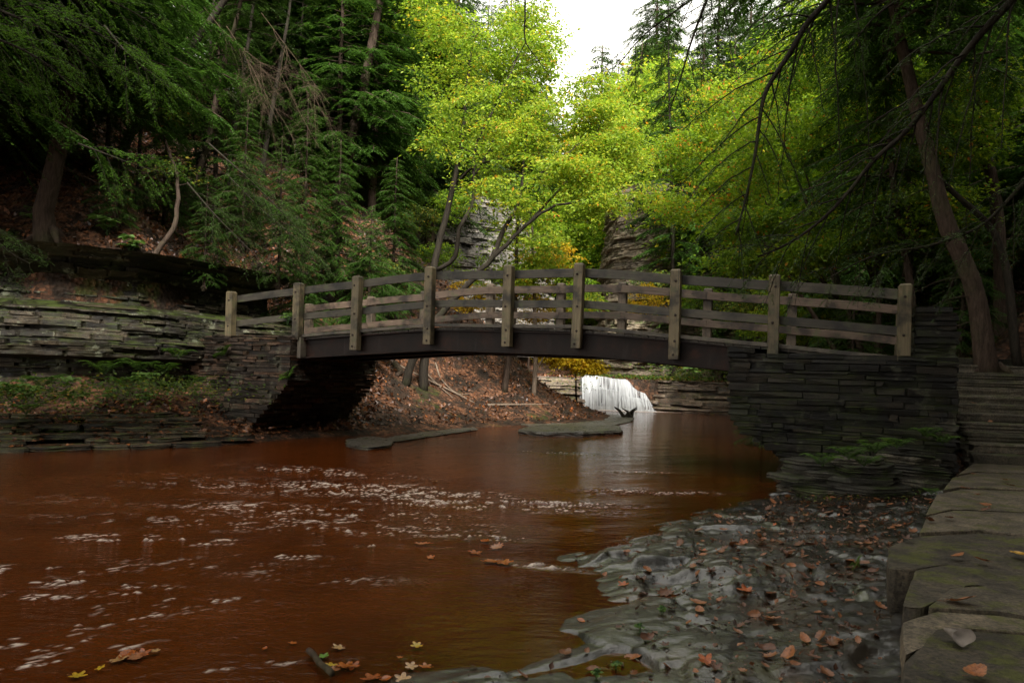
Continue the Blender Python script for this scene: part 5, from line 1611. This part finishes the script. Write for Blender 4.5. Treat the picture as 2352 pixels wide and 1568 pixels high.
# the bare forked twig against the bright gap
broadleaf('twig', 'bare dark forked twig hanging in front of the sky gap', W(1205, -60, 13), [([W(1205, -60, 13), W(1206, 30, 13), W(1208, 98, 13), W(1230, 130, 13), W(1262, 175, 13)], .022, .006), ([W(1208, 96, 13), W(1195, 120, 13), W(1165, 165, 13)], .01, .004)], [(W(1225, 40, 13), (.35, .2, .25), 5)], MAP, BARKD, 331, .08, 5, .15, cat='branch', partname='leaves')
# bright boughs at the top left
for i, (pts, Y, lab) in enumerate([
    ([(-260, -130), (-60, -40), (90, 20), (210, 70), (300, 130), (345, 175)], 9.5, 'bright green hemlock bough reaching furthest right at the top left'),
    ([(-260, 40), (-90, 70), (20, 100), (110, 150), (170, 205)], 9.0, 'bright green hemlock bough drooping lowest at the left edge'),
    ([(-200, -180), (0, -70), (150, -30), (270, 10), (360, 60)], 10, 'bright green hemlock bough along the top edge at left'),
    ([(-220, -60), (-60, 0), (60, 50), (160, 100), (230, 160)], 9.3, 'bright green hemlock bough in the middle of the top left corner')]):
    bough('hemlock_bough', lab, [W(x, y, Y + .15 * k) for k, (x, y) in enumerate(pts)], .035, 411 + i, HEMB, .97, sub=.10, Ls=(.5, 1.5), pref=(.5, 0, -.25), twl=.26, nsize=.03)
for i, (pts, Y, lab) in enumerate([
    ([(240, 60), (300, 130), (350, 170), (392, 205)], 13, 'bluish hemlock bough tip hanging at the end of the bright boughs'),
    ([(180, 330), (260, 360), (330, 385), (395, 400)], 14.5, 'small pale hemlock spray over the brown leaves at left'),
    ([(-60, 500), (0, 560), (40, 590), (70, 605)], 12, 'hemlock spray poking in at the left edge above the rock ledge'),
    ([(480, 330), (580, 420), (660, 500), (715, 560)], 17, 'dark hemlock bough drooping towards the left railing'),
    ([(520, 400), (600, 480), (690, 560), (740, 620)], 18, 'dark hemlock bough hanging just above the left railing'),
    ([(430, 420), (500, 500), (560, 560), (610, 610)], 17, 'dark hemlock bough over the rock recess left of the bridge')]):
    bough('hemlock_bough', lab, [W(x, y, Y) for k, (x, y) in enumerate(pts)], .02, 421 + i, HEMD if i > 1 else HEMB, .95, sub=.12, Ls=(.5, 1.3), pref=(.3, 0, -.2), twl=.28, nsize=.045)

# unseen hemlocks: two carry the boughs, the rest are added to shade the view
cl = [(12.5, 6.2, .6, 'hemlock outside the picture at right that carries the dark boughs'), (-14.5, 13.6, .8, 'hemlock outside the picture at left that carries the bright boughs')] + \
     [(x, y, s_, 'hemlock standing round the photographer outside the picture') for x, y, s_ in [(9.5, -3.5, 1.0), (5.5, -6, 1.15), (-1, -7, 1.1), (1.8, -10, 1.2), (-5, -9, 1.15), (-8.8, -6.2, 1.15), (-13, -8, 1.2), (10.5, -9, 1.1), (-17, 13.0, .95), (-20, 9.5, 1.0), (-12.9, 15.4, .9), (-21, 15, 1.0), (13, 1.5, .7)]]
for i, (x, y, s_, lab) in enumerate(cl):
    if i == 0:
        CP.location = tuple(at_ground(x, y)); CP['label'] = lab; CP.rotation_euler = (0, 0, 2.9)
    else: copy_thing(CP, at_ground(x, y) - UPV * .2, i * 2.3, s_, lab, 'hemlocks round the viewpoint' if i > 1 else None)

# ---- ferns and herbs
def fern_mesh(seed, n=9, L=.5):
    rg = np.random.default_rng(seed); out = []
    for k in range(n):
        a = 2 * PI * k / n + rg.uniform(-.3, .3); l = L * rg.uniform(.7, 1.15)
        d = np.array([math.cos(a), math.sin(a), 0]); u = np.linspace(0, 1, 10)
        P = d * (l * .8 * u)[:, None] + UPV * (l * (1.35 * u - 1.0 * u**2))[:, None]
        G = Geo(); G.tube(P, .004 * (1 - .7 * u), 3, cap=False)
        m = 34; t = np.linspace(.12, 1, m)
        A = np.array([np.interp(t, u, P[:, i]) for i in range(3)]).T
        lat = np.cross(UPV, d); sg = np.where(np.arange(m) % 2 == 0, 1, -1)[:, None]
        D = lat * sg + d * .35 + UPV * rg.normal(-.1, .06, m)[:, None]
        G.leaves(A, D, UPV + rg.normal(0, .15, (m, 3)), l * .27 * np.sin(PI * (t * .8 + .17))**.8 + .01, NEV, NEF, np.clip(.45 + rg.normal(0, .1) + rg.normal(0, .08, m), 0, 1), 1.3)
        out.append(G.mesh('frond', FERN))
    return out


FM = [fern_mesh(500 + i, 8 + i, .5) for i in range(3)]


def fern(p, s, label, k=0, tilt=(0, 0), group=None):
    th = thing('fern', label, 'fern', p, group)
    th.rotation_euler = (tilt[0], tilt[1], random.uniform(0, 6)); th.scale = (s, s, s)
    for me in FM[k]:
        o = bpy.data.objects.new('frond', me); COL.objects.link(o); o.parent = th


for i, (px, py, Y, s, lab) in enumerate([(20, 905, 13.0, .9, 'fern at the left edge beside pale herbs'), (95, 880, 13.4, .9, 'fern in the herb patch left of the rock bank foot'), (240, 850, 14.3, 1.0, 'brownish drooping fern under the thick mossy slab'), (170, 915, 13.5, .8, 'fern low among herbs above the flat stones'), (320, 845, 14.9, .95, 'large fern against the left rock bank'),
                                         (375, 850, 15.2, .9, 'bright fern in the middle of the fern row on the left bank'), (410, 815, 15.6, .85, 'tallest fern of the left bank near the abutment'), (60, 940, 12.8, .8, 'small fern over the leaf litter at far left'), (455, 870, 15.6, .6, 'little fern at the corner of the left abutment'), (290, 880, 14.2, .8, 'fern beside the pale green herbs on the left bank')]):
    p = W(px, py, Y); q = at_ground(p[0], p[1]); p[2] = max(q[2], p[2] - .1) if p[2] - q[2] < .6 else p[2] - .1
    fern(p, s * 1.25, lab, i % 3)
fern(np.array([*bxy(-7.15, -.42), 1.95]), .75, 'fern sprouting from the face of the left abutment', 1, (.7, 0))
fern(np.array([*bxy(-5.25, -.35), 1.45]), .7, 'yellow green fern at the bottom of the left abutment corner', 2, (.6, .4))
for i, (px, py, Y, s, lab) in enumerate([(1890, 1050, 9.9, .55, 'fern nearest the water on the mossy ledge'), (1950, 1035, 10.0, .6, 'bright fern in the middle of the mossy ledge'), (2010, 1020, 10.1, .55, 'fern below the right abutment wall'), (2060, 1010, 10.3, .5, 'fern on the upper mossy slab'), (2130, 985, 10.6, .5, 'fern in the corner between abutment and steps'), (1985, 1050, 9.8, .5, 'small fern overhanging the dark rock'), (2165, 1000, 10.4, .45, 'fern beside the bottom steps')]):
    p = W(px, py + 8, Y - .45); fern(p - UPV * .08, s * 1.35, lab, i % 3)
fern(np.array([*onz(1975, 1305, .12)]), .26, 'bright green fern frond lying on the wet shale beside the corner flagstone', 0, (.5, -.9))
fern(np.array([*onz(2140, 1135, .3)]), .35, 'little tuft of fern at the edge of the flagstone path', 1)


def herb(p, s, label, seed, n=7):
    rg = np.random.default_rng(seed)
    th = thing('herb', label, 'plant', p)
    T = Geo(); F = Geo()
    for k in range(n):
        a = rg.uniform(0, 2 * PI); l = s * rg.uniform(.5, 1)
        q = np.asarray(p) + np.array([math.cos(a) * l * .5, math.sin(a) * l * .5, l])
        T.tube(bez([p, (np.asarray(p) + q) / 2 + UPV * .03, q], 5), .004, 3, cap=False)
        for m in range(5):
            b = a + m * 1.26; d = np.array([math.cos(b), math.sin(b), -.25])
            F.leaves([q], np.array([d]), np.array([UPV + rg.normal(0, .2, 3)]), s * .5 * rg.uniform(.7, 1.1), RHV, RHF, np.clip(rg.normal(.6, .2), 0, 1), 1.3)
    T.build('stems', HERB, th); F.build('leaves', HERB, th)


for i, (px, py, Y, s, lab) in enumerate([(25, 915, 12.9, .42, 'pale green broadleaved herb at the left edge'), (60, 925, 12.9, .36, 'pale herb right beside the one at the left edge'), (155, 900, 13.4, .34, 'pale herb in front of the ferns on the left bank'), (330, 895, 14.3, .4, 'pale lobed herb in the middle of the left bank'), (335, 930, 14.0, .3, 'low herb above the flat stones'), (245, 920, 13.7, .28, 'small herb among orange leaves on the left bank'),
                                         (250, 545, 17.3, .6, 'leafy green plant on the dark slope above the rock overhang'), (300, 550, 17.3, .5, 'second leafy plant on the slope above the overhang'), (660, 745, 16.1, .35, 'spindly plant beside the second bridge post'), (80, 570, 16.8, .5, 'yellow leaved plant hanging over the rock edge at far left'), (1600, 870, 35.5, .9, 'bright green plant on the ledge right of the waterfall'), (1640, 865, 35, .9, 'green plant on the ledge close to the right abutment')]):
    p = W(px, py, Y); q = at_ground(p[0], p[1])
    if abs(p[2] - q[2]) < .7: p[2] = q[2]
    herb(p - UPV * .03, s, lab, 540 + i)
for i, (px, py) in enumerate([(1415, 1515), (1470, 1445), (1520, 1405), (1370, 1540)]):
    p = onz(px, py, .05); p[2] = shale_z(p[0], p[1])
    herb(p, .05, ['tiny dark green weed on the shale edge near the bottom', 'tiny weed along the moss line on the shale', 'tiny weed where the pool ends at the shale', 'leafiest tiny weed at the lower shale edge'][i], 560 + i, 9)

# ground cover on ledges and bank (nobody could count it)
F = Geo(); rg = np.random.default_rng(600)
for px, py, Y, rx, n, sz in [(1570, 865, 37.5, 2.0, 500, .16), (1500, 850, 39, 3, 900, .18), (1430, 845, 40, 3, 800, .18), (1280, 890, 35.5, 1.6, 500, .13), (1230, 880, 36, 1.6, 500, .13), (1650, 850, 37, 3, 900, .18), (150, 900, 13.6, 2.4, 2200, .08), (350, 890, 14.4, 1.6, 1800, .08), (60, 910, 13, 1.2, 900, .08), (1950, 1040, 10.1, .9, 500, .045), (2080, 1010, 10.3, .7, 300, .045), (1000, 860, 28, 1.8, 500, .12), (1110, 880, 30, 1.5, 400, .12)]:
    c = W(px, py, Y)
    P = np.c_[c[0] + rg.normal(0, rx * .5, n), c[1] + rg.normal(0, rx * .3, n)]
    gz = ground_h(P[:, 0], P[:, 1]); z = np.where(abs(gz - c[2]) < .9, gz, c[2] + rg.normal(0, .12, n)) + rg.uniform(0, sz * 1.2, n)
    F.leaves(np.c_[P, z], rg.normal(0, 1, (n, 3)) * [1, 1, .4], UPV + rg.normal(0, .5, (n, 3)), sz * rg.uniform(.5, 1.3, n), RHV, RHF, np.clip(rg.normal(.4, .22, n), 0, 1))
stuff(F.build('ground_cover', SHR), 'low green leaves covering the ledges and the left bank', 'ground cover')

# ---- fallen leaves
def litter_pts(n, fx, fy, ok):
    P = np.c_[rg.uniform(*fx, n), rg.uniform(*fy, n)]
    z = ground_h(P[:, 0], P[:, 1])
    k = ok(P[:, 0], P[:, 1], z)
    P, z = P[k], z[k]
    e = .15
    gx_ = (ground_h(P[:, 0] + e, P[:, 1]) - z) / e; gy_ = (ground_h(P[:, 0], P[:, 1] + e) - z) / e
    return np.c_[P, z + .012], np.c_[-gx_, -gy_, np.ones(len(P))]


F = Geo()
for n, fx, fy, sz in [(22000, (-16, -4), (13, 27), .13), (20000, (-9, 5.5), (16, 37), .13), (9000, (-18, -6), (20, 36), .15), (12000, (5, 18), (11, 32), .14), (7000, (-2, 16), (36, 48), .16), (3500, (-12, -5), (12, 16), .09)]:
    P, N = litter_pts(n, fx, fy, lambda x, y, z: (z > .09) & ~((sd(x, y, SL) > 2.4) & (sd(x, y, SL) < 4.5) & (((x - B0[0]) * BN[0] + (y - B0[1]) * BN[1]) < 2)))
    m = len(P)
    keep = fbm(P[:, 0] * .9, P[:, 1] * .9, 0, 3, 88) > .36
    P, N = P[keep], N[keep]; m = len(P)
    F.leaves(P, rg.normal(0, 1, (m, 3)), unit(N) + rg.normal(0, .33, (m, 3)), sz * rg.uniform(.55, 1.25, m), RHV, RHF, np.clip(rg.beta(2.2, 2.6, m), 0, 1), 1.5)
P = np.c_[rg.uniform(-13, -5, 5000), rg.uniform(11, 16.5, 5000)]
d_ = sd(P[:, 0], P[:, 1], SL); k = (d_ > .03) & (d_ < 2.6) & (fbm(P[:, 0] * 1.2, P[:, 1] * 1.2, 0, 3, 92) > .40); P, d_ = P[k], d_[k]; m = len(P)
row_ = np.clip(np.floor((d_ + .08) / .27), 0, 6)
Z = np.maximum(.09 + row_ * .083 + .022, ground_h(P[:, 0], P[:, 1]) + .015)
F.leaves(np.c_[P, Z], rg.normal(0, 1, (m, 3)) * [1, 1, .2], UPV + rg.normal(0, .35, (m, 3)), .085 * rg.uniform(.5, 1.3, m), RHV, RHF, np.clip(rg.beta(2.6, 2.0, m), 0, 1), 1.5)
# scraps of leaf all over the near shale
P = np.c_[rg.uniform(-.6, 7, 12000), rg.uniform(2.6, 12, 12000)]
d_ = -sd(P[:, 0], P[:, 1], SR); dp_ = -sd(P[:, 0], P[:, 1], PE)
k = (d_ > -.15) & (dp_ < 0) & (rg.uniform(0, 1, 12000) < .25 + .5 * np.clip(d_, 0, 1)); P = P[k]
Z = np.array([shale_z(x, y) for x, y in P]); m = len(P)
NN = np.array([shale_n(x, y) for x, y in P])
F.leaves(np.c_[P, Z + .006], rg.normal(0, 1, (m, 3)), NN + rg.normal(0, .18, (m, 3)), .038 * rg.uniform(.4, 1.5, m), RHV, RHF, np.clip(rg.beta(2, 2.4, m), 0, 1), 1.3)
stuff(F.build('leaf_litter', DEAD), 'brown and orange fallen leaves carpeting the slopes and banks', 'fallen leaves')


def leafmesh(kind, curl, var, seed, mat):
    rg = np.random.default_rng(seed)
    m = 40
    th = np.linspace(-PI, PI, m, endpoint=False)
    if kind == 'beech': r = .5 * (1 + .06 * np.cos(th * 13)); X = .5 + r * np.cos(th); Yv = .55 * r * np.sin(th) * (1.1 - .35 * np.cos(th))
    elif kind == 'oak':
        r = .5 * (1 + .20 * np.cos(th * 9)); X = .5 + r * np.cos(th); Yv = .62 * r * np.sin(th)
    else:
        r = .23 + .29 * np.abs(np.cos(th * 2.5))**1.3 * (1 - .25 * np.abs(th) / PI); X = .36 + r * np.cos(th) * 1.1; Yv = r * np.sin(th) * 1.15
    O = np.c_[X, Yv, np.zeros(m)]
    c = np.array([.45, 0, 0])
    rings = [O, c + (O - c) * .66, c + (O - c) * .33]
    V = np.vstack(rings + [c[None]])
    x, y = V[:, 0] - .45, V[:, 1]
    V[:, 2] = curl * (1.6 * y * y + .9 * x * x) + .05 * rg.normal() * x + .05 * np.sin(x * 7 + rg.uniform(0, 6)) * curl + .04 * np.abs(y) - .015 * np.cos(y * 40) * (abs(y) > .05)
    V[:, 0] -= .45
    i = np.arange(m)
    F4 = np.concatenate([np.stack([i + o, (i + 1) % m + o, (i + 1) % m + o + m, i + o + m], -1) for o in (0, m)])
    F3 = np.stack([i + 2 * m, (i + 1) % m + 2 * m, np.full(m, 3 * m)], -1)
    g = Geo(); g.add(V, [F4, F3], np.clip(var + .07 * np.r_[np.zeros(m), np.ones(2 * m + 1)] + rg.normal(0, .02, 3 * m + 1), 0, 1))
    g.tube([(-.45, 0, .0), (-.6, .02, .02), (-.72, .05, .05)], [.012, .01, .008], 4, max(0, var - .1))
    return g.mesh('fallen_leaf', mat, True)


KIND = [('beech', .6, .62, 'curled orange brown'), ('beech', .35, .78, 'flat pinkish tan'), ('oak', .5, .5, 'dark reddish brown oak'), ('oak', .35, .68, 'rusty orange oak'), ('maple', .4, .3, 'dark brown lobed'), ('maple', .3, .98, 'red orange lobed'), ('beech', .9, .42, 'tightly curled brown')]
LM = [leafmesh(k, c, v, 700 + i, DEAD) for i, (k, c, v, _) in enumerate(KIND)]


def put_leaf(me, p, n, s, rz, label, group=None, cat='leaf'):
    n = unit(np.asarray(n, float))
    o = bpy.data.objects.new('fallen_leaf', me); COL.objects.link(o)
    q = UPV_V.rotation_difference(Vector(n)).to_matrix().to_4x4() @ Matrix.Rotation(rz, 4, 'Z')
    o.matrix_world = Matrix.Translation(Vector(p)) @ q @ Matrix.Scale(s, 4)
    return tag(o, label, cat, group)


UPV_V = Vector((0, 0, 1))
# individual leaves on the near shale
rg = np.random.default_rng(808); n = 0
while n < 300:
    x, y = rg.uniform(-.3, 6.2), rg.uniform(2.6, 10.5) ** 1.0
    if rg.random() > (4.5 / y) ** 1.3: continue
    d1 = -sd(np.array([x]), np.array([y]), SR)[0]; d2 = -sd(np.array([x]), np.array([y]), PE)[0]
    if d1 < -.05 or d2 > -.05 or rg.random() > .25 + .8 * d1: continue
    k = rg.choice(7, p=[.24, .2, .12, .2, .08, .06, .1])
    put_leaf(LM[k], (x, y, shale_z(x, y) + .012), shale_n(x, y) + rg.normal(0, .22, 3), rg.choice([.055, .07, .085, .1, .12]) * rg.uniform(.85, 1.15), rg.uniform(0, 6.28), KIND[k][3] + ' leaf lying on the wet dark shale', KIND[k][3] + ' leaves on the shale')
    n += 1
# leaves on the flagstones, each one to itself
PL = [(2345, 1278, .17, 'yellow', 2.2, 'bright yellow leaf at the right picture edge on the flagstones'), (2200, 1282, .14, 1, .4, 'large pale brown leaf in the middle of the flagstones, upper of a touching pair'), (2255, 1292, .12, 1, 2.4, 'crinkled pale leaf touching the large pale brown one'), (2205, 1386, .2, 1, -.25, 'long pinkish brown leaf on the edge of the flagstones'),
      (2235, 1092, .15, 0, .9, 'upright orange leaf near the foot of the steps'), (2310, 1105, .15, 3, .2, 'orange leaf near the right edge before the steps'), (2320, 1118, .15, 2, .1, 'dark orange leaf just below the orange leaf near the steps'), (2215, 1125, .16, 0, .1, 'broad orange tan leaf on the far flagstones'), (2245, 1140, .13, 2, 1.2, 'dark brown leaf lying flat half way along the path'),
      (2262, 1163, .15, 1, .0, 'thin tan curled leaf across the path'), (2265, 1176, .13, 6, .2, 'narrow brown curled leaf below the tan curled one'), (2180, 1194, .13, 0, .5, 'orange leaf on the left end of the sandy flagstone'), (2135, 1200, .13, 6, .3, 'brown curled leaf on the path edge above the dark corner stone'),
      (2098, 1226, .13, 0, .8, 'tan leaf curled up on the mossy corner stone'), (2080, 1240, .1, 4, 2.0, 'black wet leaf on the mossy corner stone'), (2240, 1553, .15, 1, .5, 'pale leaf near the bottom edge on the flagstones')]
yl = leafmesh('beech', .25, .62, 731, FLOATL)
for x, y, s, k, rz, lab in PL:
    p = onz(x, y, PT + .012); put_leaf(yl if k == 'yellow' else LM[k], p + UPV * .022, UPV + R.normal(0, .16, 3), s * .82, rz, lab)
for k_, a_, rz, lab in [(0, .3, .4, 'orange leaf on the lowest stone step'), (0, .75, 1.6, 'second orange leaf lying on the lowest stone step'), (3, .5, .8, 'pale orange leaf on a middle step of the stone flight'), (5, .35, 2.0, 'brown leaf higher up the stone steps')]:
    q = p0 + sd_ * (.36 * k_ + .16) + sr_ * a_
    put_leaf(LM[k_ % 4], np.array([q[0], q[1], PT + .165 * (k_ + 1) + .02]), UPV + R.normal(0, .12, 3), .13, rz, lab)
# the rolled grey leaf
g = Geo(); nn = 22; mm = 9; u = np.linspace(-2.3, 2.3, nn); v = np.linspace(0, 1, mm)
U, Vv = np.meshgrid(u, v); rad_ = .045 * (.35 + .75 * Vv)
pz = onz(2192, 1468, PT + .02)
Xg = pz[0] + rad_ * np.sin(U); Zg = pz[2] + .03 - rad_ * np.cos(U) + .012 * Vv; Yg = pz[1] - .12 * Vv + .05 + .012 * np.sin(U * 3)
g.grid(np.stack([Xg, Yg, Zg], -1), .1)
GREYL = plain('dry_grey_leaf', (.2, .17, .145), .8)
tag(g.build('rolled_leaf', GREYL, smooth_=True, origin=tuple(pz)), 'grey dry leaf rolled into a cone on the nearest flagstones', 'leaf')

# leaves on and in the water
FK = [leafmesh('maple', .12, v, 740 + i, FLOATL) for i, v in enumerate((.02, .22, .5, .72, .98))] + [leafmesh('beech', .3, .1, 746, FLOATL), leafmesh('oak', .3, .3, 747, FLOATL)]
WL = [(182, 1551, .12, 3, 'yellow star shaped leaf floating at the lower left'), (230, 1538, .07, 3, 'slim yellow leaf floating beside the yellow star leaf'), (742, 1507, .09, 4, 'green star shaped leaf beside the stick'), (775, 1487, .11, 2, 'tan lobed leaf floating above the stick'), (955, 1485, .1, 3, 'yellow brown star leaf floating right of the stick'), (608, 1490, .06, 5, 'single small orange leaf left of the stick'), (672, 1478, .07, 0, 'small orange leaf in the shallows above the stick'),
      (790, 1530, .14, 0, 'red orange leaf heaped against the stick, uppermost'), (770, 1540, .11, 6, 'brown orange leaf under the pile by the stick'), (812, 1528, .12, 1, 'dark red leaf at the right of the pile by the stick'), (760, 1527, .1, 3, 'yellow leaf squeezed between stick and pile'), (850, 1558, .16, 1, 'large red leaf at the bottom edge'), (885, 1560, .1, 5, 'orange leaf at the bottom edge right of the red leaf'),
      (945, 1530, .1, 2, 'tan leaf of a floating pair in the shallows'), (975, 1532, .1, 0, 'orange leaf of a floating pair in the shallows'), (925, 1560, .12, 2, 'pale tan leaf cut off by the bottom edge'), (918, 1512, .05, 0, 'tiny orange leaf right of the stick pile'),
      (290, 1505, .17, 5, 'large orange brown leaf in the cluster at lower left'), (310, 1510, .16, 6, 'brown leaf in the lower left cluster'), (275, 1515, .13, 2, 'tan leaf in the lower left cluster'), (330, 1503, .12, 1, 'dark red leaf in the lower left cluster'), (358, 1497, .07, 2, 'pinkish leaf just right of the lower left cluster'),
      (972, 1250, .2, 6, 'orange leaf caught in the ripples left of centre'), (1115, 1243, .2, 5, 'orange leaf in the raft of leaves mid stream, topmost'), (1140, 1258, .2, 6, 'brown leaf in the raft of leaves mid stream'), (1090, 1268, .18, 1, 'rusty leaf at the left of the raft of leaves mid stream'), (1130, 1290, .22, 5, 'long orange leaf in the lower raft of leaves'), (1160, 1294, .2, 0, 'bright orange leaf in the lower raft of leaves'), (990, 1280, .1, 0, 'small red leaf below the ripples left of centre'),
      (1335, 1425, .1, 5, 'orange leaf floating on the dark pool at bottom centre'), (1000, 1105, .14, 2, 'tan leaf drifting in mid stream')]
for x, y, s, k, lab in WL:
    put_leaf(FK[k], onz(x, y, .012) + UPV * R.uniform(.002, .012), UPV + R.normal(0, .10, 3), s * .72, R.uniform(0, 6.28), lab)

# exposed roots and fallen sticks on the leafy mound under the bridge
for i, (pts, r0, lab) in enumerate([([(900, 830), (960, 850), (1030, 890), (1090, 930)], .05, 'long grey root running down the leafy mound'), ([(970, 840), (1000, 870), (1040, 915)], .04, 'bare branch lying on the leafy mound'), ([(1000, 835), (1015, 870), (1060, 905), (1080, 905)], .035, 'forked stick on the mound below the maple'), ([(1120, 935), (1180, 932), (1260, 935)], .06, 'weathered log at the bottom of the leafy mound'), ([(905, 835), (918, 850), (912, 870)], .16, 'broken stump at the top of the leafy mound')]):
    P = np.array([hit(*p) + UPV * .06 for p in pts])
    g = Geo(); g.tube(bez(P, 12), np.linspace(r0, r0 * .4, 12), 7)
    tag(g.build('root' if i < 1 else 'dead_stick' if i < 3 else 'log' if i == 3 else 'stump', BARKL if i != 4 else BARK, smooth_=True, origin=tuple(P[0])), lab, 'wood')

# ------------------------------------------------------------------ daylight
w = bpy.data.worlds.new('World'); scene.world = w; w.use_nodes = True
nt = w.node_tree; bg = nt.nodes['Background']
EL, AZ = math.radians(43), math.radians(166)       # bright overcast, brightest beyond the falls
sky = nd(nt, 'TexSky', sky_type='NISHITA')
sky.sun_disc = False; sky.sun_elevation = EL; sky.sun_rotation = AZ
hs = nd(nt, 'HueSaturation', {'Saturation': .0, 'Color': sky.outputs[0]})
warm = mixc(nt, 1.0, hs.outputs[0], (1.0, .965, .89), 'MULTIPLY')
nt.links.new(warm, bg.inputs[0]); bg.inputs[1].default_value = .1
sl = bpy.data.lights.new('sun', 'SUN'); sl.energy = 1.5; sl.angle = math.radians(11); sl.color = (1, .96, .9)
so = bpy.data.objects.new('sun', sl); COL.objects.link(so)
d = Vector((math.sin(AZ) * math.cos(EL), math.cos(AZ) * math.cos(EL), math.sin(EL)))
so.rotation_euler = d.to_track_quat('Z', 'Y').to_euler()
so.location = (0, 20, 60)

vs = scene.view_settings
vs.view_transform = 'Standard'; vs.look = 'None'; vs.exposure = 2.85; vs.gamma = 1
cy = scene.cycles
cy.max_bounces = 7; cy.diffuse_bounces = 3; cy.glossy_bounces = 3; cy.transmission_bounces = 4; cy.transparent_max_bounces = 8
cy.use_denoising = True; cy.caustics_reflective = False; cy.caustics_refractive = False
cy.sample_clamp_indirect = 6
cy.use_adaptive_sampling = True; cy.adaptive_threshold = .006
